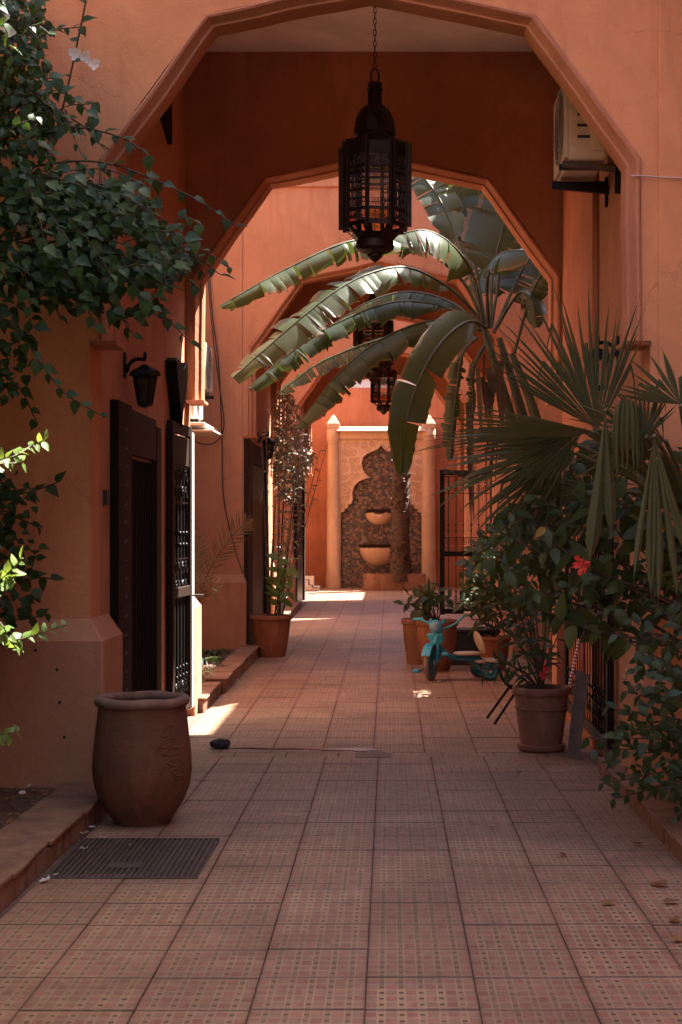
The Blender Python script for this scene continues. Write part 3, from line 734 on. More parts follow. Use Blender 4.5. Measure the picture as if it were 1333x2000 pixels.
tag(MB().box(-1.898, -1.806, 13.95, 14.205, 0.1, 2.62).build('gate_post', M['white_paint'], bevel=0.006), 'white painted sunlit post behind the half open iron gate', 'post')
def wall_lamp(loc, side, label, cat='wall lamp', glass='glass_dusty', A_=.15):
    t = thing('wall_lamp', loc, label, cat); x, y, z = loc; s = side
    MB().box(*sorted((x, x+s*0.018)), y-0.035, y+0.035, z-0.02, z+0.16).build('wall_plate', M['iron'], t, bevel=0.004)
    MB().tube(catmull([(x+s*.01, y, z+.02), (x+s*.04, y, z+.08), (x+s*.09, y, z+.115), (x+s*A_, y, z+.11)], 5), [0.02]*4+[0.014]*12, 8).lathe([(0.004, .10), (.014, .12), (.014, .15), (.004, .17)], 8, (x+s*A_, y, z)).build('arm', M['iron'], t, smooth=50)
    c = (x+s*A_, y, z)
    MB().lathe([(0.02, 0.075), (0.10, 0.03), (0.115, 0.0), (0.105, -0.008), (0.08, -0.01)], 6, c).build('cap', M['iron'], t)
    b_ = MB()
    for k in range(6):
        a = k*PI/3
        b_.tube([Vector(c)+Vector((.083*math.cos(a), .083*math.sin(a), -.008)), Vector(c)+Vector((.052*math.cos(a), .052*math.sin(a), -.20))], 0.006, 5)
    b_.build('cage', M['iron'], t)
    MB().lathe([(0.078, -0.012), (0.048, -0.195)], 6, c).build('glass', M[glass], t)
    MB().lathe([(0.056, -0.195), (0.06, -0.205), (0.045, -0.222), (0.012, -0.235)], 6, c).build('base', M['iron'], t)
    return t
wall_lamp((-1.9, 11.0, 2.84), 1, 'black carriage lamp on left wall above the studded doorway')
mb = MB(); mb.prism_x([(13.0, 3.16), (13.12, 3.20), (13.45, 3.13), (13.68, 3.22), (13.74, 3.16), (13.66, 2.98), (13.42, 2.74), (13.36, 2.62), (13.28, 2.76), (13.05, 3.02)], -1.90, -1.80)
tag(mb.build('wall_bracket', M['wood_dark'], bevel=0.008), 'dark pointed carved wooden bracket on left wall above the iron gate', 'bracket')
wall_lamp((1.65, 11.1, 2.97), -1, 'small lamp on right wall behind the fan palm tips', glass='glass_clear')
wall_lamp((-1.88, 21.9, 2.95), 1, 'black lamp on the middle passage wall above silver leaves')

# doorways of the middle and far passages (left) and the dark iron gate on the right wall
def dark_door(y0, y1, z1, label, xs=WL, s=1):
    t = thing('doorway', (xs, (y0+y1)/2, gz(y0)), label, 'door')
    MB().box(*sorted((xs, xs+s*0.06)), y0, y0+0.22, -0.05, z1).build('jamb', M['wood_brown'], t, bevel=0.005)
    MB().box(*sorted((xs, xs+s*0.06)), y1-0.22, y1, -0.05, z1).build('jamb', M['wood_brown'], t, bevel=0.005)
    MB().box(*sorted((xs, xs+s*0.056)), y0+0.222, y1-0.222, z1-0.28, z1-0.002).build('lintel', M['wood_brown'], t, bevel=0.005)
    MB().box(*sorted((xs, xs+s*0.02)), y0+0.222, y1-0.222, -0.05, z1-0.282).build('door_leaf', M['iron'], t)
dark_door(20.45, 23.2, 2.90, 'tall dark doorway behind the potted silver leaved plant')
dark_door(30.4, 33.4, 2.9, 'far dark doorway left of the fountain')
MB_ = MB().box(-1.93, -1.84, 20.02, 20.44, 0.2, 2.95); tag(MB_.build('door_board', M['wood_brown'], bevel=0.004), 'brown wooden board edging the middle passage doorway', 'board')
iron_gate('iron_gate', (1.60, 11.15, 0), (1.60, 13.9, 0), 0.10, 2.35, 'black barred gate on the right passage wall behind the clay pot', panel=False, nb=16, frame_m='iron')
g = iron_gate('iron_gate', (0.87, 27.0, 0), (1.85, 27.05, 0), 0.22, 2.76, 'open black scroll gate right of the fountain', panel=False, nb=6, frame_m='iron')
mb = MB()
for i in range(13):
    u = i/12; z = 2.78 - 0.05*math.sin(u*PI) ; mb.v += [Vector((0.93+u*0.86, 26.95-0.01*(i % 2), z)), Vector((0.93+u*0.86, 26.95-0.01*(i % 2), z-0.10+0.03*math.sin(u*9)))]
for i in range(12): mb.f.append((2*i, 2*i+1, 2*i+3, 2*i+2))
tag(mb.build('cloth', M['cloth']), 'black cloth draped along the top of the open scroll gate', 'cloth')

# air conditioners
def ac_unit(loc, sx, w_, d_, h_, label, fan=True, rot=0):
    # w_ along y, d_ along x outward (sx), base at loc on wall
    t = thing('air_conditioner', loc, label, 'air conditioner'); x, y, z = loc
    x0 = x + sx*0.10; x1 = x + sx*(0.10+d_)
    a, b_ = sorted((x0, x1)); MB().box(a, b_, y, y+w_, z, z+h_).build('casing', M['white_plastic'], t, bevel=0.02, seg=3)
    f0, f1 = sorted((x1-sx*.005, x1+sx*0.03)); MB().box(f0, f1, y+0.02, y+w_-0.02, z+0.02, z+h_-0.02).build('front_panel', M['white_plastic'], t, bevel=0.014, seg=3)
    mb = MB(); xf = x1 + sx*0.036
    cy_, cz_ = y+w_*0.42, z+h_*0.5; rr = min(w_*0.38, h_*0.44)
    for k in range(1, 8):
        r_ = rr*k/7; mb.tube([(xf, cy_+r_*math.cos(a_*PI/12), cz_+r_*math.sin(a_*PI/12)) for a_ in range(25)], 0.004, 4, False)
    for k in range(8):
        a_ = k*PI/8; mb.bar((xf, cy_-rr*math.cos(a_), cz_-rr*math.sin(a_)), (xf, cy_+rr*math.cos(a_), cz_+rr*math.sin(a_)), 0.006, 0.006)
    mb.build('fan_grille', M['grille'], t)
    mb = MB()
    for k in range(5): mb.box(*sorted((x0+sx*.04, x0+sx*(d_-.06))), y-0.006, y+0.004, z+h_*0.25+k*h_*0.13, z+h_*0.25+k*h_*0.13+0.02)
    mb.build('side_vent', M['black_plastic'], t)
    MB().box(*sorted((x0+sx*.02, x0+sx*.12)), y-0.014, y+0.003, z+0.06, z+h_*0.55).build('valve_cover', M['white_plastic'], t, bevel=0.006)
    for yy in (y+0.10, y+w_-0.12):
        mb = MB(); mb.bar((x, yy, z-0.03), (x+sx*(d_+.16), yy, z-0.03), 0.04, 0.04); mb.bar((x+sx*.012, yy, z-0.20), (x+sx*.012, yy, z+0.02), 0.04, 0.024, (1, 0, 0)); mb.build('bracket', M['iron'], t)
    return t
ac_unit((1.65, 11.0, 4.38), -1, 0.78, 0.27, 0.62, 'old white air conditioner on bracket high in the right of the front arch')
t = thing('shelf_bracket', (1.65, 10.9, 4.3), 'dark iron shelf frame under the right hand air conditioner', 'bracket')
MB().bar((1.66, 10.92, 4.29), (1.22, 10.92, 4.33), 0.03, 0.045).build('beam', M['grey_iron'], t, bevel=0.004)
MB().bar((1.66, 11.6, 4.29), (1.22, 11.6, 4.33), 0.04, 0.055).build('beam', M['iron'], t, bevel=0.004)
MB().bar((1.62, 10.92, 4.12), (1.62, 10.92, 4.42), 0.05, 0.03).build('post', M['iron'], t, bevel=0.004)
ac_unit((-2.6, 18.75, 3.42), 1, 0.8, 0.22, 0.62, 'upper white air conditioner on left wall of banana court')
ac_unit((-2.6, 17.75, 3.02), 1, 0.8, 0.22, 0.55, 'lower white air conditioner near the left foot of second arch')
tag(MB().box(-2.6, -2.12, 17.6, 18.9, 2.92, 2.955).box(-2.6, -2.04, 17.75, 18.7, 2.86, 2.885).build('shelf', M['white_plastic'], bevel=0.004), 'pale wall shelf under the lower air conditioner', 'shelf')

# hanging cables
def cable(pts, label, mat='cable', r=0.008):
    tag(MB().tube(catmull(pts, 8), r, 6).build('cable', M[mat], smooth=60), label, 'cable')
cable([at(405, 480, 19.85), at(408, 560, 19.85), at(417, 660, 19.85), at(430, 760, 19.85), at(438, 830, 19.85), at(425, 860, 19.85), at(402, 868, 19.85), at(370, 858, 19.3)], 'thin black cable looping back to the left below the air conditioners')
cable([at(407, 470, 19.9), at(414, 600, 19.9), at(428, 720, 19.9), at(434, 860, 19.9), at(436, 960, 19.9), at(448, 1030, 19.9), at(468, 1100, 19.85), at(480, 1130, 19.7)], 'thin black cable hanging down to the plinth of the third arch')
cable([at(1233, 343, 9.72), at(1262, 344, 9.71), at(1290, 346, 9.705), at(1340, 349, 9.70)], 'thin pale cable along wall right of the front arch', 'cable_pink', 0.006)

# ------------------------------------------------------------------ lanterns
def lantern(label, group='hanging pierced metal lanterns'):
    t = thing('hanging_lantern', (0, 0, 0), label, 'lantern', group)
    n = 8; r = 0.245; H0, H1 = 0.27, 0.92            # body between these heights, origin at the bottom tip
    a0 = PI/8
    def V(k, rr, z): return Vector((rr*math.cos(a0+k*2*PI/n), rr*math.sin(a0+k*2*PI/n), z))
    for k in range(n):                                # upright posts with projecting fins
        mb = MB(); mb.bar(V(k, r, H0-.02), V(k, r, H1+.02), 0.030, 0.03, V(k, 1, 0)); mb.bar(V(k, r+.025, H0+.0), V(k, r+.025, H1), 0.012, 0.05, V(k, 1, 0))
        mb.build('post', M['iron_rust'], t, bevel=0.003)
    levels = [H0, H0+.105, H0+.145, H0+.40, H0+.44, H0+.50, H1-.10, H1]
    for z, hh in ((H0+.012, .03), (H0+.12, .022), (H0+.40, .022), (H0+.455, .02), (H1-.06, .10)):
        mb = MB()
        mb.lathe([(r-.008, z-hh/2), (r+.010, z-hh/2), (r+.010, z+hh/2), (r-.008, z+hh/2), (r-.008, z-hh/2)], n, ax=a0); mb.f = mb.f[:-2]
        mb.build('hoop', M['iron_rust'], t)
    cols = ['glass_amber', 'glass_clear', 'glass_green', 'glass_clear']; zz = [(H0+.028, H0+.108), (H0+.132, H0+.388), (H0+.412, H0+.444), (H0+.466, H1-.112)]
    for k in range(n):
        for i, (z0, z1) in enumerate(zz):
            gl = cols[i] if k % 2 == 1 else ['glass_pink', 'glass_clear', 'glass_blue', 'glass_clear'][i]
            a, b_ = V(k, r-.006, z0), V(k+1, r-.006, z0); c, d = V(k+1, r-.006, z1), V(k, r-.006, z1)
            mb = MB(); mb.add([a, b_, c, d], [(0, 1, 2, 3)]); mb.build('pane', M[gl], t, fixn=False)
    mb = MB()                                          # pierced filigree rings over the panes
    for k in range(n):
        p, q = V(k, r+.004, 0), V(k+1, r+.004, 0); d = (q-p).normalized(); up = Vector((0, 0, 1))
        W = (q-p).length
        for z in (H0+.06, H0+.155, H0+.185, H0+.36, H0+.385, H0+.43, H0+.49, H0+.515):
            m_ = 7
            for i in range(m_):
                u = W*(0.16 + 0.68*(i+.5*(1 if int(z*1000) % 2 else 0.6))/m_); rr = 0.012
                c = p + d*u + up*z
                mb.tube([c + (d*math.cos(a_*PI/4) + up*math.sin(a_*PI/4))*rr for a_ in range(9)], 0.0022, 3, False)
        for z in (H0+.13, H0+.26): mb.bar(p+d*W*.12+up*z, q-d*W*.12+up*z, .006, .006)
        for u in (.33, .5, .67):
            mb.bar(p+d*W*u+up*(H0+.02), p+d*W*u+up*(H0+.13), .006, .006); mb.bar(p+d*W*u+up*(H0+.455), p+d*W*u+up*(H1-.1), .006, .006)
        if k % 2 == 0:                                # narrow sides carry crossed bars
            for u in (.28, .5, .72): mb.bar(p+d*W*u+up*(H0+.13), p+d*W*u+up*(H0+.4), .012, .006)
            for z in (.20, .27, .33): mb.bar(p+d*W*.1+up*(H0+z), q-d*W*.1+up*(H0+z), .006, .012)
    mb.build('filigree', M['iron_rust'], t, kind='stuff')
    # shoulder, dome, neck
    MB().lathe([(r+.01, H1), (r-.01, H1+.025), (.17, H1+.045), (.150, H1+.075), (.152, H1+.085)], 8, ax=a0).build('shoulder', M['iron_rust'], t)
    pr = [(.152, H1+.08), (.160, H1+.09), (.156, H1+.13), (.148, H1+.19), (.128, H1+.25), (.098, H1+.295), (.062, H1+.32), (.058, H1+.33)]
    mb = MB(); mb.lathe(pr, 24)
    for i, v in enumerate(mb.v):
        a = math.atan2(v.y, v.x); f = 1 + .04*math.cos(12*a); v.x *= f; v.y *= f
    mb.build('dome', M['iron_rust'], t, smooth=40)
    MB().lathe([(.062, H1+.32), (.056, H1+.325), (.056, H1+.43), (.064, H1+.435), (.064, H1+.445), (.052, H1+.45), (.052, H1+.468), (.058, H1+.472), (.056, H1+.49), (.01, H1+.492)], 16).build('neck', M['iron_rust'], t, smooth=40)
    # crown of points below the body, bowl and bottom tip
    mb = MB()
    for k in range(n):
        p, q = V(k, r+.005, H0), V(k+1, r+.005, H0); m1, m2 = V(k, .145, H0-.10), V(k+1, .145, H0-.10)
        a = p.lerp(q, .22); b_ = p.lerp(q, .78); c = a.lerp(m1.lerp(m2, .2), .5) ; d = b_.lerp(m1.lerp(m2, .8), .5)
        mb.add([p, a, c, m1], [(0, 1, 2, 3)]); mb.add([b_, q, m2, d], [(0, 1, 2, 3)]); mb.add([c, d, m2, m1], [(0, 1, 2, 3)])
    mb.build('lower_crown', M['iron_rust'], t, fixn=False)
    mb = MB(); prb = [(.130, H0-.09), (.150, H0-.10), (.148, H0-.13), (.154, H0-.145), (.148, H0-.165), (.120, H0-.185), (.085, H0-.195), (.062, H0-.205), (.06, H0-.222), (.035, H0-.245), (.018, H0-.258), (.003, H0-.27)]
    mb.lathe(prb[::-1], 24); mb.build('bowl', M['iron_rust'], t, smooth=40)
    # ring and chain up to the ceiling
    top = H1 + .49
    mb = MB(); mb.tube([(0.032*math.cos(a_*PI/8), 0, top+.055+.062*math.sin(a_*PI/8)) for a_ in range(17)], .007, 6, False); mb.build('ring', M['iron_rust'], t, smooth=60)
    lk = MB(); lk.tube([(0.011*math.cos(a_*PI/5), 0, .026*math.sin(a_*PI/5)) for a_ in range(11)], .0035, 5, False); lm = lk.mesh('chain_link', M['iron_rust'], 60)
    z = top + .135; i = 0
    while z < 6.15 - 3.83:
        place('chain_link', lm, t, Matrix.Translation((0, 0, z)) @ Matrix.Rotation(R(90*(i % 2)), 4, 'Z')); z += .044; i += 1
    return t
L1 = lantern('largest dark pierced lantern hanging in the front arch')
L2 = copy_tree(L1); L2['label'] = 'second lantern half hidden behind the upper banana leaves'
L3 = copy_tree(L1); L3['label'] = 'farthest lantern with bluish panes just above the fountain'
L1.location = (-0.113, 11.6, 3.745); L1.scale = (.96, .96, .96); L1.rotation_euler.z = R(9)
L2.location = (-0.24, 22.3, 3.83); L2.rotation_euler.z = R(20)
L3.location = (-0.13, 32.2, 4.1); L3.rotation_euler.z = R(3)

# ------------------------------------------------------------------ the fountain
fy = 38.55; S = fy/F
def fx(px): return (px-VX)*S
def fzz(py): return CZ-(py-VY)*S
t = thing('wall_fountain', (fx(745), fy, gz(fy)), 'carved ochre plaster wall fountain with two half basins', 'fountain')
for px, lab in ((652, None), (838, None)):
    c = (fx(px), fy-0.10, 0)
    mb = MB(); zb = gz(fy); mb.lathe([(.20, zb-.05), (.20, zb+.25), (.175, zb+.4), (.16, 2.2), (.145, fzz(862)), (.165, fzz(860)), (.165, fzz(840)), (.15, fzz(838))], 18, c)
    col_o = mb.build('column', M['stucco_fount'], t, smooth=40)
    mb = MB(); mb.frustum((c[0]-.15, c[0]+.15, c[1]-.15, c[1]+.15), (c[0]-.165, c[0]+.165, c[1]-.165, c[1]+.165), fzz(838), fzz(829)); mb.frustum((c[0]-.165, c[0]+.165, c[1]-.165, c[1]+.165), (c[0]-.02, c[0]+.02, c[1]-.02, c[1]+.02), fzz(829), fzz(811))
    mb.build('finial', M['stucco_fount'], col_o, bevel=0.01)
MB().box(fx(664), fx(828), fy-.16, fy+.298, fzz(858), fzz(842)-.002).build('cornice', M['stucco_fount'], t, bevel=.01)
mb = MB(); mb.prism_x([(fy-.30, fzz(843)), (fy-.28, fzz(842)), (fy+.296, fzz(842)), (fy+.296, fzz(834)), (fy-.19, fzz(834))], fx(658), fx(832)); mb.build('ledge', M['stucco_fount'], t, bevel=.01)
MB().box(fx(664), fx(828), fy, fy+.294, gz(fy)-.05, fzz(858)-.002).build('mosaic_panel', M['mosaic'], t)
half = [(79, 1006), (79, 1000), (72, 999), (72, 993), (66, 992), (65, 985), (59, 984), (56, 975), (57, 962), (53, 949), (44, 940), (33, 935), (22, 933), (31, 927), (37, 917), (39, 905), (36, 893), (28, 886), (16, 881), (7, 877), (0, 868)]
for s in (-1, 1):
    pts = [(fx(745+s*79), fzz(858))] + [(fx(745+s*dx), fzz(py)) for dx, py in half] + [(fx(745), fzz(858))]
    mb = MB(); mb.prism_y(pts, fy-.10, fy-.002); sp = mb.build('spandrel', M['stucco_fount'], t, bevel=.0)
    edge = MB(); edge.tube([Vector((fx(745+s*dx), fy-.102, fzz(py))) for dx, py in half], .022, 6); edge.build('border', M['stucco_fount'], sp, smooth=60)
    cv = MB(); X = Vector((1, 0, 0)); Z = Vector((0, 0, 1)); random.seed(11+s)
    for dx, py, r_ in [(66, 868, 7), (50, 868, 7), (34, 868, 7), (18, 868, 6), (70, 884, 7), (55, 884, 8), (72, 900, 6), (57, 901, 7), (47, 897, 6), (70, 916, 7), (54, 915, 7), (44, 913, 5), (71, 932, 6), (58, 930, 7), (46, 928, 5), (70, 947, 6), (62, 943, 5), (71, 961, 6), (64, 957, 4), (71, 974, 6), (65, 970, 4), (74, 986, 4), (34, 925, 3), (26, 879, 4)]:
        c = Vector((fx(745+s*dx), fy-.104, fzz(py)))
        cv.tube(spiral(c, r_*S*.95, r_*S*.2, 1.7*random.choice((-1, 1)), X, Z, 20, rnd(0, 6)), .013, 4)
        a_ = rnd(0, 6); cv.tube([c+Vector((math.cos(a_), 0, math.sin(a_)))*r_*S*.9, c+Vector((math.cos(a_+.6), 0, math.sin(a_+.6)))*r_*S*1.4], .012, 4)
    co = cv.build('carving', M['stucco_fount'], sp, smooth=60)
    for px in (668-4, 668+1):
        pass
    MB().box(*sorted((fx(745+s*79), fx(745+s*83))), fy-.13, fy-.002, gz(fy), fzz(857)).build('side_strip', M['stucco_fount'], t, bevel=.006)
random.seed(21)
def half_basin(cx, z, r, notch):
    mb = MB(); n, m_ = 24, 9; outer = []
    for j in range(m_+1):
        e = j/m_*PI/2
        for i in range(n+1):
            a = PI + PI*i/n
            zz = z - r*.95*math.sin(e)
            if notch and j == 0:
                d = abs((i-n/2)/(n/2)); zz = z - max(0, .17*(1-d/.26)) - .05*d
            mb.v.append(Vector((cx + r*math.cos(a)*math.cos(e), fy-.01 + .75*r*math.sin(a)*math.cos(e), zz)))
    for j in range(m_):
        for i in range(n):
            a = j*(n+1)+i; mb.f.append((a, a+1, a+n+2, a+n+1))
    return mb
half_basin(fx(741), fzz(1000), .345, True).build('basin', M['stucco_fount'], t, smooth=70)
half_basin(fx(741), fzz(1070), .49, False).build('basin', M['stucco_fount'], t, smooth=70)
mb = MB()
for cx, z, r_ in ((fx(741), fzz(999), .33), (fx(741), fzz(1068), .52)): mb.box(cx-r_, cx+r_, fy-.06, fy-.001, z, z+.06)
mb.build('basin_shelf', M['wood_brown'], t, bevel=.006)
# low round-ended planter with the palm stump in front of the fountain
t = thing('stone_planter', (.35, 37.2, gz(37.2)), 'low round ended clay planter holding the rough palm trunk', 'planter')
pl = []; y1 = 37.2; xa, xb = (733-VX)*y1/F+.02, (832-VX)*y1/F
for i in range(13):
    a = PI/2 + PI*i/12; pl.append((xa+.32*math.cos(a), y1+.35+.45*math.sin(a)))
pl += [(xb, y1-.10), (xb, y1+.80)]
def ring_prism(pl, z0, z1, inset):
    mb = MB(); n = len(pl); cx = sum(p[0] for p in pl)/n; cy = sum(p[1] for p in pl)/n
    ins = [(cx+(p[0]-cx)*(1-inset), cy+(p[1]-cy)*(1-inset)) for p in pl]
    for ring, z in ((pl, z0), (pl, z1), (ins, z1), (ins, z1-.12)): mb.v += [Vector((p[0], p[1], z)) for p in ring]
    for j in range(3):
        for i in range(n):
            k = (i+1) % n; mb.f.append((j*n+i, j*n+k, (j+1)*n+k, (j+1)*n+i))
    mb.f.append(tuple(3*n+i for i in range(n))); return mb
ring_prism(pl, gz(37)-.02, gz(37)+.40, .14).build('basin_wall', M['kerb'], t, smooth=40)
t = thing('palm_trunk', ((783-VX)*37.3/F, 37.3, .55), 'rough brown palm trunk standing before the fountain', 'tree')
tx = (783-VX)*37.3/F; mb = MB(); mb.lathe([(.27, .45), (.25, .8), (.22, 1.6), (.21, 2.6), (.20, 3.6), (.18, 4.2)], 16, (tx, 37.3, 0)); mb.build('trunk', M['bark'], t, smooth=60)
mb = MB()
for k in range(420):
    z = rnd(.5, 4.2); a = rnd(0, 2*PI); r_ = .25-.03*(z-.5)/1.2 if z < 1.7 else .21
    p = Vector((tx+r_*math.cos(a), 37.3+r_*math.sin(a), z)); out = Vector((math.cos(a), math.sin(a), 0)); tan = Vector((-math.sin(a), math.cos(a), 0))
    w_ = rnd(.03, .06); q = p + out*rnd(.03, .09) + Vector((0, 0, rnd(-.10, .05)))
    mb.add([p-tan*w_+Vector((0, 0, -.05)), p+tan*w_+Vector((0, 0, -.05)), q+tan*w_*.4, q-tan*w_*.4], [(0, 1, 2, 3)])
mb.build('bark_scale', M['bark'], t, fixn=False, kind='stuff')
# black and white stepped pieces at the left foot of the fountain
t = thing('step', (fx(610), 37.6, gz(37.6)), 'small white stepped block with black zigzag edge left of the fountain', 'step')
y1 = 37.5; 
def sx_(px): return (px-VX)*y1/F
zb = gz(y1)
MB().box(sx_(596), sx_(625), y1-.12, y1+.3, zb-.02, zb+.09).build('tread', M['white_paint'], t, bevel=.004)
MB().box(sx_(596), sx_(613), y1-.02, y1+.3, zb+.092, zb+.33).build('riser', M['white_paint'], t, bevel=.004)
zg = MB(); pts = [(597, .25), (604, .25), (604, .12), (611, .12), (611, .06), (622, .06)]
for (a, za), (b_, zb_) in zip(pts, pts[1:]):
    zg.bar((sx_(a), y1-.024 if za > .1 and zb_ > .1 else y1-.124, zb+za), (sx_(b_), y1-.024 if za > .1 and zb_ > .1 else y1-.124, zb+zb_), .03, .012)
zg.build('zigzag_line', M['black_plastic'], t)

# ------------------------------------------------------------------ pots
def pot_profile(t, prof, c, name='jar_body', mat='pot', n=40, wob=.006):
    mb = MB(); mb.lathe(prof, n, c)
    for v in mb.v:
        d = Vector((v.x-c[0], v.y-c[1], 0)); a = math.atan2(d.y, d.x)
        f = 1 + wob*math.sin(2*a+1) + wob*.6*math.sin(5*a) + wob*noise.noise(v*6)
        v.x = c[0] + d.x*f; v.y = c[1] + d.y*f
    return mb.build(name, M[mat], t, smooth=60)
k = 8.98/F
c = ((278-VX)*k, 8.98, 0); z0 = gz(8.98); zt = .775
t = thing('clay_jar', (c[0], c[1], z0), 'large empty brown clay jar with thick chalky rim by the kerb', 'jar')
def zz(py): return CZ-(py-VY)*k + .0
outer = [(.160, z0-.003), (.168, z0+.012), (.176, z0+.03), (.205, z0+.07), (.245, z0+.135), (.274, z0+.215), (.287, z0+.305), (.284, z0+.39), (.272, z0+.50), (.260, z0+.60), (.252, z0+.665), (.250, z0+.69)]
inner = [(.228, z0+.69), (.238, z0+.55), (.262, z0+.32), (.22, z0+.14), (.10, z0+.07)]
pot_profile(t, outer + inner, c)
mb = MB(); mb.tube([(c[0]+.247*math.cos(a_*PI/24), c[1]+.247*math.sin(a_*PI/24), z0+.708+.003*math.sin(a_*.7)) for a_ in range(49)], .030, 10, False); mb.build('rim', M['pot_rim'], t, smooth=180)
cv = MB()                                             # scratched leaf motif on the belly
def onjar(u, z):
    for (r0, a), (r1, b_) in zip(outer, outer[1:]):
        if a <= z <= b_:
            r_ = r0 + (r1-r0)*(z-a)/(b_-a); break
    else: r_ = .25
    ang = R(-90) + u; return Vector((c[0]+(r_+.001)*math.cos(ang), c[1]+(r_+.001)*math.sin(ang), z))
for j, (u0, zc_, L, tilt) in enumerate([(.62, z0+.47, .16, .5), (.70, z0+.43, .17, .2), (.78, z0+.38, .17, -.1), (.86, z0+.33, .15, -.4), (.66, z0+.53, .12, .9), (.94, z0+.29, .12, -.6)]):
    for sgn in (-1, 1):
        cv.tube([onjar(u0 + (s_/7-.3)*L*2.6, zc_ + math.sin(s_/7*PI)*.022*sgn + (s_/7)*L*tilt*.5) for s_ in range(8)], .0030, 4)
cv.build('relief', M['pot'], t, smooth=60)

def flower_pot(name, x, y, r, h, label, mat='pot2', soil=True, tall=False, group=None):
    z = gz(y); t = thing(name, (x, y, z), label, 'flower pot', group)
    if tall: pr = [(r*.55, z), (r*.60, z+.02), (r*.8, z+h*.3), (r*.93, z+h*.6), (r*.95, z+h*.8), (r*.9, z+h*.9)]
    else: pr = [(r*.66, z), (r*.68, z+.015), (r*.76, z+h*.25), (r*.85, z+h*.55), (r*.90, z+h*.80), (r*.92, z+h*.88)]
    pr += [(r*.98, z+h*.885), (r*1.0, z+h*.91), (r*1.0, z+h*.98), (r*.97, z+h), (r*.90, z+h), (r*.86, z+h*.9)]
    o = pot_profile(t, pr, (x, y, 0), 'pot_body', mat, 32)
    MB().lathe([(r*.87, z+h*.86), (r*.86, z+h*.90), (r*.4, z+h*.92), (.01, z+h*.92)], 20, (x, y, 0)).build('potting_soil', M['soil'], t, smooth=180)
    return t
flower_pot('flower_pot', -1.55, 20.05, .28, .54, 'terracotta pot with the silver leaved plant on left', 'pot2')
p2 = flower_pot('flower_pot', 1.19, 12.1, .228, .50, 'dusty brown pot with moulded rim in front of the black gate', 'pot3')
zr = gz(12.1); MB().tube([(1.19+.205*math.cos(a_*PI/16), 12.1+.205*math.sin(a_*PI/16), zr+.335) for a_ in range(33)], .008, 6, False).build('band', M['pot3'], p2, smooth=180)
MB().lathe([(.17, zr), (.19, zr+.02), (.19, zr+.05), (.165, zr+.055)], 28, (1.19, 12.1, 0)).build('saucer', M['pot3'], p2, smooth=50)
flower_pot('flower_pot', .56, 18.25, .25, .60, 'tall orange urn right behind the turquoise tricycle', 'pot2', tall=True)
flower_pot('flower_pot', .36, 19.1, .22, .56, 'darker brown pot half hidden left of the orange urn', 'pot3')
flower_pot('flower_pot', 1.24, 18.3, .20, .40, 'wide low pot standing behind the tricycle seat', 'pot2')

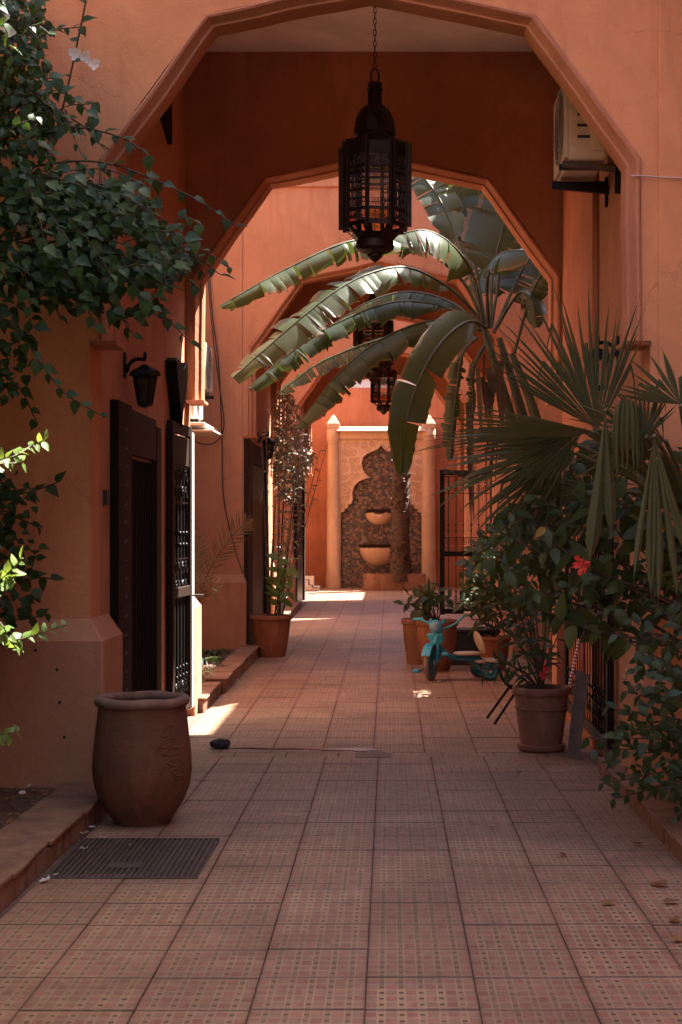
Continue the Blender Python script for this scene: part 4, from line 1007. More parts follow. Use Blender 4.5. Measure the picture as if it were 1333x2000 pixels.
# ------------------------------------------------------------------ tricycle
def tricycle():
    t = thing('tricycle', (0, 0, 0), "turquoise child's tricycle with cream seat parked on the paving", 'tricycle')
    # local: front wheel towards -x... built along +x (rear), y across
    def wheel(x, y, r, w_, steer=0.0):
        M_ = Matrix.Translation((x, y, r)) @ Matrix.Rotation(steer, 4, 'Z')
        mb = MB(); mb.tube([(r*.86*math.cos(a*PI/14), 0, r*.86*math.sin(a*PI/14)) for a in range(29)], r*.15, 8, False); mb.xform(M_)
        wo = mb.build('wheel', M['rubber'] if steer else M['rubber_dark'], t, smooth=180)
        mb = MB(); mb.lathe([(r*.72, -w_*.4), (r*.76, -w_*.3), (r*.76, w_*.3), (r*.72, w_*.4), (r*.5, w_*.25), (r*.2, w_*.5), (.01, w_*.5)], 20); mb.xform(M_ @ Matrix.Rotation(R(90), 4, 'X')); mb.build('rim', M['teal_dark'], wo, smooth=40)
        mb = MB(); mb.lathe([(r*.16, -w_*.75), (r*.16, w_*.75), (r*.08, w_*.8)], 10); mb.xform(M_ @ Matrix.Rotation(R(90), 4, 'X')); mb.build('hub', M['cream'], wo, smooth=40)
        return wo
    st = R(56)
    wheel(0, 0, .20, .07, st); wheel(.62, -.20, .105, .06); wheel(.62, .20, .105, .06)
    sd = Vector((math.cos(st+PI/2), math.sin(st+PI/2), 0)); fd = Vector((math.cos(st), math.sin(st), 0))
    hd = Vector((.10, 0, .46))
    for s in (-1, 1):
        MB().tube([Vector((0, 0, .20))+sd*s*.065, Vector((.02, 0, .36))+sd*s*.06, Vector((.05, 0, .44))+sd*s*.02], .018, 8).build('fork', M['teal'], t, smooth=50)
        mb = MB(); mb.tube([Vector((0, 0, .20))+sd*s*.05, Vector((0, 0, .20))+sd*s*.10+Vector((0, 0, -.09*s)), Vector((0, 0, .20-.09*s))+sd*s*.13], .009, 6); mb.build('crank', M['grey_iron'], t)
        c = Vector((0, 0, .20-.10*s))+sd*s*.17; mb = MB(); mb.box(-.045, .045, -.04, .04, -.018, .018); mb.xform(Matrix.Translation(c) @ Matrix.Rotation(st, 4, 'Z')); mb.build('pedal', M['teal'], t, bevel=.008)
        # handlebar half, grip
        e = Vector((.13, 0, .60))+sd*s*.27+fd*.05+Vector((0, 0, .07 if s > 0 else .15))
        MB().tube(catmull([Vector((.10, 0, .56)), Vector((.11, 0, .59))+sd*s*.08, Vector((.12, 0, .64))+sd*s*.17, e], 5), .012, 8).build('handlebar', M['teal'], t, smooth=60)
        MB().tube([e-sd*s*.03, e+sd*s*.09], [.019, .017], 10).build('grip', M['teal'] if s > 0 else M['cream'], t, smooth=50)
        MB().tube([Vector((.07, 0, .66))+sd*s*.07+Vector((0, 0, -.03)), Vector((.07, 0, .66))+sd*s*.07, Vector((.07, 0, .69))+sd*s*.07], [.018, .026, .012], 8).build('bell_knob', M['teal'], t, smooth=60)
    mb = MB()                                          # mudguard
    for j in range(9):
        a = R(25) + R(150)*j/8
        for s in (-1, 0, 1): mb.v.append(Vector((0, 0, .20)) + fd*math.cos(a)*.225*(-1) + Vector((0, 0, math.sin(a)*.225-(.012 if s else 0))) + sd*s*.05)
    for j in range(8):
        for i in range(2): mb.f.append((j*3+i, j*3+i+1, j*3+i+4, j*3+i+3))
    mb.build('mudguard', M['teal'], t, smooth=60)
    MB().tube([(.04, 0, .40), (.075, 0, .49), (.10, 0, .57)], [.032, .036, .026], 12).build('head_tube', M['teal'], t, smooth=60)
    mb = MB(); mb.lathe([(.005, -.03), (.058, -.028), (.076, 0), (.066, .02), (.005, .03)], 20); mb.xform(Matrix.Translation(Vector((.06, 0, .60))-fd*.03) @ Matrix.Rotation(st, 4, 'Z') @ Matrix.Rotation(R(-90), 4, 'Y')); hl = mb.build('headlamp', M['teal'], t, smooth=50)
    mb = MB(); mb.lathe([(.054, 0), (.05, .012), (.03, .02), (.002, .023)], 20); mb.xform(Matrix.Translation(Vector((.06, 0, .60))-fd*.056) @ Matrix.Rotation(st, 4, 'Z') @ Matrix.Rotation(R(-90), 4, 'Y')); mb.build('lens', M['lens'], hl, smooth=60)
    mb = MB(); mb.add([Vector((.02, 0, .52))+sd*-.09, Vector((.02, 0, .52))+sd*.09, Vector((.05, 0, .40))+sd*.055, Vector((.05, 0, .40))-sd*.055, Vector((.07, 0, .53))+sd*-.08, Vector((.07, 0, .53))+sd*.08, Vector((.09, 0, .41))+sd*.05, Vector((.09, 0, .41))-sd*.05], [(0,1,2,3),(7,6,5,4),(0,4,5,1),(1,5,6,2),(2,6,7,3),(3,7,4,0)]); mb.build('shield', M['teal'], t, bevel=.012, seg=2)
    MB().tube(catmull([(.07, 0, .40), (.20, 0, .27), (.36, 0, .24), (.55, 0, .22), (.66, 0, .17)], 5), [.03]*21, 10).build('frame', M['teal_dark'], t, smooth=60)
    MB().tube([(.62, -.22, .105), (.62, .22, .105)], .012, 8).build('axle', M['grey_iron'], t)
    MB().box(.50, .78, -.17, .17, .19, .225).build('rear_deck', M['cream'], t, bevel=.015, seg=2)
    mb = MB(); mb.lathe([(.02, 0), (.13, .004), (.148, .025), (.135, .04), (.02, .03)], 22, (.42, 0, .27), sx=1.1, sy=.95); mb.build('seat', M['cream'], t, smooth=60)
    mb = MB(); mb.lathe([(.02, -.012), (.125, -.014), (.14, 0), (.125, .014), (.02, .012)], 22, sx=1.0, sy=1.05); mb.xform(Matrix.Translation((.565, 0, .41)) @ Matrix.Rotation(R(70), 4, 'Y')); mb.build('backrest', M['cream'], t, smooth=60)
    return t
tr = tricycle(); tr.location = (.46, 17.15, gz(17.15)); tr.rotation_euler.z = R(14)

# ------------------------------------------------------------------ things on the paving
t = thing('drain_cover', (-1.55, 8.1, gz(8.1)), 'grooved rusty drain cover sunk in the paving before the jar', 'drain cover')
ya, yb = 3006*1.617/(1717-1064), 3006*1.617/(1643-1064)
xa, xb = -1.685, -.93
zc_ = gz((ya+yb)/2) + .003
MB().box(xa, xb, ya, yb, zc_-.02, zc_+.002).build('plate', M['grey_iron'], t, bevel=.002)
for s in range(2):
    MB().box(xa, xb, (ya if s == 0 else yb-.02), (ya+.02 if s == 0 else yb), zc_+.0025, zc_+.010).build('edge', M['grey_iron'], t, bevel=.002)
n = 26
for i in range(n):
    x = xa + .01 + (xb-xa-.02)*(i+.5)/n
    MB().box(x-.009, x+.009, ya+.024, yb-.024, zc_+.0025, zc_+.011).build('rib', M['grey_iron'], t, bevel=.002)
mb = MB(); mb.box(-1.40, -1.24, ya+.2, ya+.34, zc_+.012, zc_+.0145); mb.build('name_plate', M['grey_iron'], t, bevel=.002)

mb = MB(); bm = bmesh.new(); bmesh.ops.create_icosphere(bm, subdivisions=3, radius=1)
for v in bm.verts:
    v.co *= 1 + .22*noise.noise(v.co*1.6) + .08*noise.noise(v.co*4)
    v.co = Vector((v.co.x*.085, v.co.y*.06, max(-.03, v.co.z*.042)))
me = bpy.data.meshes.new('stone'); bm.to_mesh(me); bm.free(); me.materials.append(M['stone'])
o = bpy.data.objects.new('stone', me); col.objects.link(o); o.location = ((432-VX)*12.2/F, 12.2, gz(12.2)+.035)
tag(o, 'dark rounded stone lying on the wet paving seam', 'stone')
mb = MB(); pts = []
for i in range(40):
    u = i/39; x = -1.30 + 1.26*u; wd = .035 + .03*noise.noise(Vector((x*4, 0, 0))) + (.05 if .82 < u < .97 else 0)
    yy = 12.16 - .06*u + .03*noise.noise(Vector((x*3, 7, 0)))
    wd *= min(1, 6*u+.1, 8*(1-u)+.05); pts.append((x, yy-wd, yy+wd))
for x, a, b_ in pts: mb.v += [Vector((x, a, gz(a)+.0045)), Vector((x, b_, gz(b_)+.0045))]
for i in range(39): mb.f.append((2*i, 2*i+2, 2*i+3, 2*i+1))
mb.build('puddle', M['water'], None, kind='structure', fixn=False)

# fallen petals and leaves
def petal_mesh(nm, mat, s=1.0):
    mb = MB(); n = 7
    for j in range(n):
        a = j*2*PI/n; mb.v.append(Vector((.022*s*math.cos(a)*rnd(.7, 1.2), .016*s*math.sin(a)*rnd(.7, 1.3), .004+.010*s*random.random())))
    mb.v.append(Vector((0, 0, .004)))
    for j in range(n): mb.f.append((j, (j+1) % n, n))
    return mb.mesh(nm, M[mat], 180)
pm = [petal_mesh('fallen_petal', 'petal', 1.2), petal_mesh('fallen_petal', 'petal', 1.5)]
dm = [petal_mesh('fallen_leaf', 'dryleaf', 1.4), petal_mesh('fallen_leaf', 'dryleaf', 1.8)]
def litter(me, px, py, label, cat, group, s=1.0, name='fallen_petal', dz=.006):
    y = F*1.617/(py-1064) if py > 1472 else F*1.86/(py-1003)
    o = bpy.data.objects.new(name, me); col.objects.link(o)
    o.location = ((px-VX)*y/F, y, gz(y)+dz); o.rotation_euler = (rnd(-.3, .3), rnd(-.3, .3), rnd(0, 6)); o.scale = (s, s, s)
    return tag(o, label, cat, group)
for px, py, s in [(167, 1632, 1.5), (180, 1620, .8), (203, 1640, 1.0), (165, 1662, 1.2), (92, 1722, 1.2), (108, 1713, .8), (85, 1726, .7), (110, 1712, .6), (497, 1284, 1.3), (462, 1331, 1.3)]:
    litter(random.choice(pm), px, py, 'white fallen petal on the paving near the left kerb', 'petal', 'white petals fallen along the left kerb', s)
for px, py, s in [(851, 1366, 1.4), (858, 1333, 1.5), (985, 1338, 1.3)]:
    litter(random.choice(pm), px, py, 'white fallen petal on the paving near the tricycle', 'petal', 'white petals fallen near the tricycle', s)
for px, py, s in [(1098, 1673, 1.0), (1245, 1653, 1.2), (1290, 1732, 1.3), (1320, 1802, 1.2), (1318, 1840, 1.2), (1188, 1768, .9), (1310, 1766, 1), (1013, 1510, .8), (960, 1620, .7), (250, 1655, .7)]:
    litter(random.choice(dm), px, py, 'dry brown leaf lying on the paving at right', 'leaf', 'dry leaves scattered on the paving', s, 'fallen_leaf')
for k in range(26):
    y = rnd(7.6, 9.5); x = rnd(-2.75, -2.1); o = bpy.data.objects.new('fallen_petal', random.choice(pm)); col.objects.link(o)
    o.location = (x, y, .15); s = rnd(.9, 1.8); o.scale = (s, s, s); o.rotation_euler = (rnd(-.4, .4), rnd(-.4, .4), rnd(0, 6))
    tag(o, 'white withered petal lying on the left soil bed', 'petal', 'petals on the left soil bed')
mb = MB(); random.seed(5)
for k in range(900):
    y = rnd(6.5, 9.6); x = rnd(-3.0, -2.06); a = rnd(0, 6); l = rnd(.008, .035); p = Vector((x, y, .128+rnd(0, .03))); d = Vector((math.cos(a), math.sin(a), rnd(-.3, .3)))*l; e = Vector((-d.y, d.x, rnd(-.3, .3)*l))*.5
    mb.add([p-d, p+e, p+d, p-e], [(0, 1, 2, 3)])
mb.build('leaf_litter', M['dryleaf'], None, fixn=False, kind='stuff')
random.seed(6)

# tools and odds by the right hand pot
t = thing('striped_pole', at(1108, 1380, 12.3), 'red and white striped pole leaning behind the brown pot', 'pole')
a, b_ = Vector(at(1100, 1400, 12.35)), Vector(at(1147, 1180, 12.9))
MB().tube([a, b_], .014, 10).build('shaft', M['white_paint'], t, smooth=60)
mb = MB(); n = 34
for i in range(n):
    u = i/n; p = a.lerp(b_, u); q = a.lerp(b_, u+.5/n); mb.tube([p, q], .0148, 10)
mb.build('stripes', M['red_paint'], t, smooth=40)
t = thing('spade', at(1120, 1480, 11.7), 'grey board spade with red handle leaning on the black gate', 'spade')
mb = MB(); mb.add([at(1108, 1478, 11.6), at(1132, 1484, 11.6), at(1152, 1318, 11.9), at(1126, 1308, 11.9)], [(0, 1, 2, 3)])
mb.v += [v + Vector((.0, .02, 0)) for v in mb.v[:4]]; mb.f += [(7, 6, 5, 4), (0, 4, 5, 1), (1, 5, 6, 2), (2, 6, 7, 3), (3, 7, 4, 0)]
mb.build('blade', M['plank'], t, bevel=.003)
MB().tube([at(1138, 1312, 11.9), at(1141, 1195, 12.05)], .013, 8).build('handle', M['red_paint'], t, smooth=60)
MB().bar(at(1149, 1205, 12.0), at(1152, 1245, 12.0), .05, .02).build('grip', M['plank'], t, bevel=.003)
t = thing('metal_stand', at(975, 1405, 13.2), 'black metal stand with two slanting legs left of the brown pot', 'stand')
for (p, q) in (((952, 1402), (998, 1338)), ((966, 1414), (1010, 1348))):
    MB().tube([at(p[0], p[1], 13.0 if p[0] < 960 else 12.8), at(q[0], q[1], 12.9)], .012, 8).build('leg', M['iron'], t, smooth=60)
MB().tube(catmull([at(975, 1310, 12.9), at(985, 1330, 12.85), at(1003, 1345, 12.8), at(1030, 1350, 12.75), at(1050, 1342, 12.7)], 5), .014, 8).build('seat_rail', M['iron'], t, smooth=60)
MB().tube([at(998, 1338, 12.9), at(1010, 1348, 12.9)], .012, 8).build('crossbar', M['iron'], t, smooth=60)
t = thing('plank', at(1095, 1340, 14.15), 'orange painted upright board at foot of the second arch on the right', 'board')
MB().box(1.53, 1.60, 14.12, 14.2, gz(14.1), 1.0).build('board_face', M['stucco_mould'], t, bevel=.004)

t = thing('planter_box', (.98, 19.0, gz(19)), 'black rectangular planter box behind the tricycle seat', 'planter')
mb = MB(); mb.box(.74, 1.34, 18.85, 19.2, gz(19), gz(19)+.42); mb.build('box_body', M['black_plastic'], t, bevel=.01)
MB().box(.72, 1.36, 18.83, 19.22, gz(19)+.40, gz(19)+.44).build('box_rim', M['black_plastic'], t, bevel=.006)
t = thing('red_pole', at(1062, 1330, 13.2), 'thin red pole leaning beside the second arch on the right', 'pole')
MB().tube([at(1060, 1335, 13.1), at(1086, 1190, 13.4)], .013, 8).build('shaft', M['red_paint'], t, smooth=60)
# ------------------------------------------------------------------ leaves and plants
def leaf_mesh(name, mat, L=1.0, W=.55, shape='ovate', fold=.18, curl=.25, seed=0, n=5):
    random.seed(900+seed); mb = MB()
    def width(t):
        if shape == 'heart': return W*(math.sin(min(1, t*1.02+.10)*PI)**.75)*(1.12-.55*t)*1.05
        if shape == 'lance': return W*math.sin(PI*(t**.8))
        return W*math.sin(PI*t**.75)**.9
    for i in range(n+1):
        t = i/n; w_ = max(.004, width(t)*.5) if 0 < i < n else (.10*W if (i == 0 and shape == 'heart') else .004)
        y = t*L; z = -curl*L*t*t + .02*rnd(-1, 1)*L
        wav = .05*L*rnd(-1, 1)
        mb.v += [Vector((-w_, y-(.06*L if (shape == 'heart' and i == 1) else 0), z+fold*w_+wav*.4)), Vector((0, y, z)), Vector((w_, y-(.06*L if (shape == 'heart' and i == 1) else 0), z+fold*w_-wav*.3))]
    for i in range(n):
        a = i*3; mb.f += [(a, a+1, a+4, a+3), (a+1, a+2, a+5, a+4)]
    return mb.mesh(name, M[mat], 180, fixn=False)
def orient(p, d, nrm, s):
    d = Vector(d).normalized(); nrm = Vector(nrm); nrm = (nrm - d*nrm.dot(d))
    if nrm.length < 1e-3: nrm = Vector((0, -1, .3)) - d*Vector((0, -1, .3)).dot(d)
    nrm.normalize(); x = d.cross(nrm)
    m_ = Matrix(((x.x, d.x, nrm.x, p[0]), (x.y, d.y, nrm.y, p[1]), (x.z, d.z, nrm.z, p[2]), (0, 0, 0, 1)))
    return m_ @ Matrix.Scale(s, 4)
def put_leaves(root, items, meshes, limit=250, name='leaf', stuff='foliage'):
    """items: list of world matrices, the ones to keep as single leaves first"""
    for Mx in items[:limit]: place(name, random.choice(meshes), root, Mx)
    rest = items[limit:]
    if rest:
        mb = MB()
        for Mx in rest:
            me = random.choice(meshes); n0 = len(mb.v); mb.v += [Mx @ v.co for v in me.vertices]
            mb.f += [tuple(n0+i for i in p.vertices) for p in me.polygons]
        o = mb.build(stuff, meshes[0].materials[0], root, smooth=180, fixn=False, kind='stuff')
def inpoly(p, poly):
    x, y = p; c = False; j = len(poly)-1
    for i in range(len(poly)):
        if (poly[i][1] > y) != (poly[j][1] > y) and x < (poly[j][0]-poly[i][0])*(y-poly[i][1])/(poly[j][1]-poly[i][1]) + poly[i][0]: c = not c
        j = i
    return c
def sample_poly(poly, n):
    xs = [p[0] for p in poly]; ys = [p[1] for p in poly]; out = []
    while len(out) < n:
        p = (rnd(min(xs), max(xs)), rnd(min(ys), max(ys)))
        if inpoly(p, poly): out.append(p)
    return out
def along(branch, step, size, jit=.35, droop=.5, face=(0, -.6, .8)):
    """leaves set alternately along a branch"""
    items = []; pts = branch; s = 1
    L = 0
    for a, b_ in zip(pts, pts[1:]):
        d = b_-a; L += d.length
        if L >= step:
            L = 0; s = -s; t_ = d.normalized(); side = t_.cross(Vector((0, -1, .2))).normalized()*s
            dirv = (side*.9 + t_*.7 + Vector((rnd(-1, 1), rnd(-1, 1), rnd(-1, 1)))*jit + Vector((0, 0, -droop))).normalized()
            nr = Vector(face) + Vector((rnd(-1, 1), rnd(-1, 1), rnd(-1, 1)))*.5
            items.append(orient(b_, dirv, nr, size*rnd(.65, 1.2)))
    return items

heart = [leaf_mesh('leaf', 'boug', 1, .80, 'heart', .25, .22, i) for i in range(4)]
sprigm = [leaf_mesh('leaf', 'sprig', 1, .62, 'ovate', .2, .25, i) for i in range(3)]
hibm = [leaf_mesh('leaf', 'hib', 1, .58, 'ovate', .2, .35, i+4) for i in range(4)]
hedm = [leaf_mesh('leaf', 'hedge', 1, .6, 'ovate', .2, .3, i+8) for i in range(3)]
lanm = [leaf_mesh('leaf', 'hedge', 1, .22, 'lance', .2, .5, i+12) for i in range(3)]
silm = [leaf_mesh('leaf', 'silver', 1, .30, 'lance', .2, .4, i+16) for i in range(3)]

# creeper on the left of the front arch
random.seed(31)
cre = thing('flowering_creeper', (-2.9, 9.3, .12), 'dense dark green flowering creeper spilling over the left of the front arch', 'creeper')
mainpoly = [(-40, 320), (40, 290), (100, 320), (180, 320), (235, 335), (285, 345), (300, 385), (345, 425), (360, 455), (340, 480), (385, 505), (350, 535), (320, 575), (335, 640), (285, 630), (215, 630), (150, 605), (90, 600), (-40, 560)]
uppoly = [(-40, -30), (70, -30), (100, 20), (75, 80), (95, 140), (85, 180), (120, 260), (75, 290), (-40, 330)]
root_pt = Vector((-2.9, 9.25, 2.6))
stems = MB(); items = []; tips = []
ends = [(462, 441, 9.1), (432, 537, 9.0), (372, 668, 8.9), (352, 470, 8.8), (298, 308, 8.9), (330, 560, 8.7), (262, 655, 8.8), (190, 645, 8.7), (120, 625, 8.8), (60, 600, 8.6), (205, 292, 9.2), (150, 262, 9.3), (340, 520, 8.6), (300, 600, 8.6), (230, 560, 8.5), (160, 520, 8.5), (90, 480, 8.5), (250, 420, 8.6), (320, 430, 8.9), (100, 130, 9.2), (60, 40, 9.1), (90, 220, 9.2), (20, 150, 9.0), (105, 60, 9.2)]
for (px, py, Y) in ends:
    e = at(px, py, Y); s0 = at(rnd(-60, 10), min(520, max(120, py*.55+rnd(100, 200))), 9.2)
    mid = s0.lerp(e, .55) + Vector((0, rnd(-.15, .1), .16 + .1*random.random()))
    br = catmull([s0, s0.lerp(mid, .6)+Vector((0, 0, .05)), mid, mid.lerp(e, .6)+Vector((0, 0, .04)), e], 9)
    stems.tube(br, [.009-.006*i/len(br) for i in range(len(br))], 5); items += along(br[6:], .055, .085, droop=.45)
shoot = catmull([at(108, 262, 9.4), at(128, 190, 9.3), at(150, 90, 9.3), at(168, 0, 9.3), at(172, -60, 9.3)], 10)
stems.tube(shoot, .006, 5); items += along(shoot, .10, .085, droop=.3)
def edge_d(p, poly):
    best = 1e9
    for (x0, y0), (x1, y1) in zip(poly, poly[1:]+poly[:1]):
        dx, dy = x1-x0, y1-y0; t_ = max(0, min(1, ((p[0]-x0)*dx+(p[1]-y0)*dy)/(dx*dx+dy*dy+1e-9))); best = min(best, math.hypot(p[0]-x0-dx*t_, p[1]-y0-dy*t_))
    return best
for k in range(46):                                  # loose sprays that break up the outline
    p = random.choice(sample_poly(mainpoly, 1) + sample_poly(uppoly, 1)); a = rnd(-.9, 1.5); l = rnd(60, 150); Y = rnd(8.6, 9.3)
    br = catmull([at(p[0], p[1], Y), at(p[0]+l*.5*math.cos(a), p[1]+l*.5*math.sin(a)-12, Y-.05), at(p[0]+l*math.cos(a), p[1]+l*math.sin(a)+rnd(0, 25), Y-.1)], 8)
    stems.tube(br, .0035, 4); items += along(br, .042, rnd(.05, .085), droop=.5)
for p in sample_poly(mainpoly, 2500):
    if random.random() > .12 + edge_d(p, mainpoly)/62 or noise.noise(Vector((p[0]*.014, p[1]*.014, 0))) < -.30: continue
    P = at(p[0], p[1], rnd(8.65, 9.55)); dv = Vector((rnd(.1, 1), rnd(-.7, .1), rnd(-1.0, .1))); items.append(orient(P, dv, Vector((rnd(-.5, .5), -.75+rnd(-.4, .4), .7+rnd(-.4, .4))), rnd(.038, .098)))
for p in sample_poly(uppoly, 620):
    P = at(p[0], p[1], rnd(8.9, 9.6)); dv = Vector((rnd(-.4, 1), rnd(-.7, .1), rnd(-1.0, .3))); items.append(orient(P, dv, Vector((rnd(-.5, .5), -.75+rnd(-.4, .4), .6+rnd(-.4, .4))), rnd(.05, .085)))
for poly, cnt, Yr in (([(-40, 540), (60, 590), (70, 660), (40, 780), (-40, 800)], 90, (8.7, 9.3)), ([(-40, 880), (40, 930), (90, 950), (60, 1010), (95, 1130), (60, 1190), (20, 1260), (-40, 1300)], 190, (9.15, 9.5))):
    for p in sample_poly(poly, cnt):
        if random.random() > .3 + edge_d(p, poly)/30: continue
        items.append(orient(at(p[0], p[1], rnd(*Yr)), Vector((rnd(-.3, 1), rnd(-.7, .1), rnd(-1.0, .1))), Vector((rnd(-.5, .5), -.75, .6+rnd(-.4, .4))), rnd(.045, .09)))
trail = [catmull([at(-20, 600, 8.8), at(40, 650, 8.75), at(80, 710, 8.7), at(130, 770, 8.65), at(205, 815, 8.6)], 9), catmull([at(-20, 690, 8.9), at(30, 670, 8.8), at(70, 635, 8.75)], 9), catmull([at(-10, 720, 8.9), at(40, 760, 8.9), at(70, 820, 8.9)], 9),
         catmull([at(-20, 900, 9.3), at(20, 960, 9.3), at(60, 960, 9.35), at(118, 940, 9.4)], 9), catmull([at(-20, 1000, 9.3), at(30, 1010, 9.3), at(75, 1030, 9.35)], 9), catmull([at(-20, 1080, 9.3), at(40, 1120, 9.3), at(100, 1130, 9.35)], 9), catmull([at(-20, 1200, 9.3), at(40, 1210, 9.3), at(90, 1200, 9.35)], 9)]
for br in trail:
    stems.tube(br, .0045, 5); items += along(br, .05, .085, droop=.4)
items.sort(key=lambda m_: m_.translation.y)
stems.tube(catmull([(-2.95, 9.4, .1), (-2.85, 9.35, 1.2), (-2.9, 9.3, 2.4), (-2.7, 9.3, 3.6), (-2.9, 9.3, 5.0)], 6), .035, 8)
stems.build('stem', M['bark'], cre, smooth=60)
put_leaves(cre, items, heart, 290)
mass = []
while len(mass) < 4600:                              # unseen leaf mass over the bed, added to shade the left pier
    y = rnd(3.2, 9.4); x = rnd(-4.9, -.2535*y-.20); z = rnd(.5, 5.3)
    if noise.noise(Vector((x*.9, y*.9, z*.9))) < -.28: continue
    mass.append(orient((x, y, z), Vector((rnd(-1, 1), rnd(-1, 1), rnd(-.8, .2))), Vector((rnd(-.6, .6), rnd(-.6, .6), 1)), rnd(.20, .30)))
put_leaves(cre, mass, heart, 0, stuff='shade_foliage')
fm = MB()
for k in range(6):
    a = k*2*PI/6+.2*(k % 2); r_ = .034 if k % 2 else .028; fm.add([(0, 0, 0), (.6*r_*math.cos(a-.75), .6*r_*math.sin(a-.75), .010), (r_*math.cos(a-.35), r_*math.sin(a-.35), .020), (1.1*r_*math.cos(a), 1.1*r_*math.sin(a), .016), (r_*math.cos(a+.35), r_*math.sin(a+.35), .022), (.6*r_*math.cos(a+.75), .6*r_*math.sin(a+.75), .012)], [(0, 1, 2, 3, 4, 5)])
fm = fm.mesh('flower', M['petal'], 180, fixn=False)
for (px, py, Y) in [(147, 106, 9.2), (168, 112, 9.2), (185, 128, 9.2), (12, 62, 8.9), (10, 40, 8.9), (20, 68, 8.9)]:
    place('flower', fm, cre, Matrix.Translation(at(px, py, Y)) @ Matrix.Rotation(R(60)+rnd(-.6, .6), 4, 'X') @ Matrix.Rotation(rnd(0, 6), 4, 'Z') @ Matrix.Scale(1.15, 4))
drm = leaf_mesh('withered_leaf', 'dryleaf', 1, .5, 'ovate', .5, .7, 60)
for (px, py, Y) in [(28, 470, 8.5), (10, 520, 8.5), (14, 555, 8.5), (20, 490, 8.5)]:
    place('withered_leaf', drm, cre, orient(at(px, py, Y), Vector((rnd(-.4, .4), -.3, -1)), Vector((rnd(-1, 1), -1, .2)), .06), 'curled orange brown leaf')

# sunlit shrub nearer the camera at the left edge
random.seed(41)
shr = thing('young_shrub', (-2.05, 7.2, .12), 'sunlit pale green shrub sprigs at the left edge over the soil bed', 'shrub')
stems = MB(); items = []
for pts in ([(-60, 960), (-10, 905), (30, 890), (60, 872), (86, 860)], [(-60, 1000), (-10, 915), (15, 905), (45, 905)], [(-60, 1180), (-20, 1150), (15, 1120), (45, 1090)], [(-60, 1200), (0, 1140), (25, 1130), (40, 1120)], [(-60, 1300), (-10, 1245), (40, 1248), (85, 1235), (130, 1220)], [(-60, 1290), (-20, 1220), (0, 1215), (20, 1250), (35, 1270)], [(-60, 1480), (-10, 1440), (20, 1432), (38, 1428)]):
    br = catmull([at(px, py, 7.15+rnd(-.1, .1)) for px, py in pts], 9); stems.tube(br, .0035, 5); items += along(br, .024, .062, jit=.35, droop=.05, face=(.3, -.5, .8))
stems.tube(catmull([(-2.15, 7.2, .1), (-2.12, 7.2, .6), (-2.1, 7.2, 1.1), (-2.05, 7.2, 1.6), (-2.0, 7.2, 2.1)], 5), .014, 6)
stems.build('stem', M['stem'], shr, smooth=60); put_leaves(shr, items, sprigm, 250)

# hibiscus at right
random.seed(51)
hib = thing('hibiscus_shrub', (2.35, 8.9, .1), 'leafy hibiscus shrub with one red bloom under the fan palm', 'shrub')
hp2 = [(1040, 900), (1110, 870), (1200, 860), (1290, 880), (1370, 860), (1370, 990), (1040, 980)]
hp = [(955, 1020), (1000, 975), (1060, 965), (1130, 955), (1200, 965), (1290, 960), (1360, 980), (1360, 1240), (1270, 1200), (1215, 1180), (1150, 1235), (1090, 1210), (1040, 1190), (985, 1150), (950, 1080)]
items = []; stems = MB()
for e in [(960, 1030), (985, 1130), (1010, 985), (1050, 1190), (1090, 1210), (1150, 1230), (1120, 965), (1200, 970), (1260, 990), (1300, 1080), (1240, 1180), (1330, 1180), (1080, 1060), (1180, 1080), (1020, 1060)]:
    E = at(e[0], e[1], rnd(8.4, 9.2)); S0 = Vector((2.3+rnd(-.1, .1), 8.9, .3)); br = catmull([S0, S0.lerp(E, .45)+Vector((.12, 0, .28)), S0.lerp(E, .8)+Vector((.03, 0, .1)), E], 12)
    stems.tube(br, [.014-.010*i/len(br) for i in range(len(br))], 5); items += along(br[16:], .06, .135, droop=.25)
for p in sample_poly(hp, 640):
    P = at(p[0], p[1], rnd(8.35, 9.45)); items.append(orient(P, Vector((rnd(-1, 1), rnd(-.8, .3), rnd(-.9, .4))), Vector((rnd(-.5, .5), -.5+rnd(-.4, .4), .9)), rnd(.05, .125)))
for p in sample_poly(hp2, 170):
    P = at(p[0], p[1], rnd(8.9, 9.6)); items.append(orient(P, Vector((rnd(-1, 1), rnd(-.8, .3), rnd(-.9, .4))), Vector((rnd(-.5, .5), -.5+rnd(-.4, .4), .9)), rnd(.06, .14)))
items.sort(key=lambda m_: m_.translation.y); stems.build('stem', M['bark'], hib, smooth=60); put_leaves(hib, items, hibm, 290)
def bloom(root, c, s=1.0, mat='redflower'):
    mb = MB(); ax = Vector((-.75, -.45, -.15)).normalized(); u = ax.cross(Vector((0, 0, 1))).normalized(); v = ax.cross(u)
    for k in range(5):
        n0 = len(mb.v)
        for i in range(6):
            t_ = i/5; w_ = (.10+.55*math.sin(PI*min(1, .12+t_*.74)))*.9
            for j in range(5):
                q = j/4-.5; a = k*2*PI/5 + q*w_*2.0*(1-.15*t_); rr = .010+.042*t_**1.2; ruf = .006*t_*math.sin(j*2.7+k*1.3+i)
                mb.v.append(c + (u*math.cos(a)+v*math.sin(a))*rr*s + ax*(.085*t_**.8*(1-.25*t_**3) + ruf)*s)
        for i in range(5):
            for j in range(4): b0 = n0+i*5+j; mb.f.append((b0, b0+1, b0+6, b0+5))
    mb.tube([c, c+ax*.12*s], [.004*s, .002*s], 5); mb.build('flower', M[mat], root, smooth=180, fixn=False)
bloom(hib, at(1152, 1100, 8.1), 1.05)
M['yellow'] = leafmat('yellowing_leaf', (0.30, 0.19, 0.04), (0.36, 0.24, 0.06), 0.5, 0.3, (0.5, 0.35, 0.05))
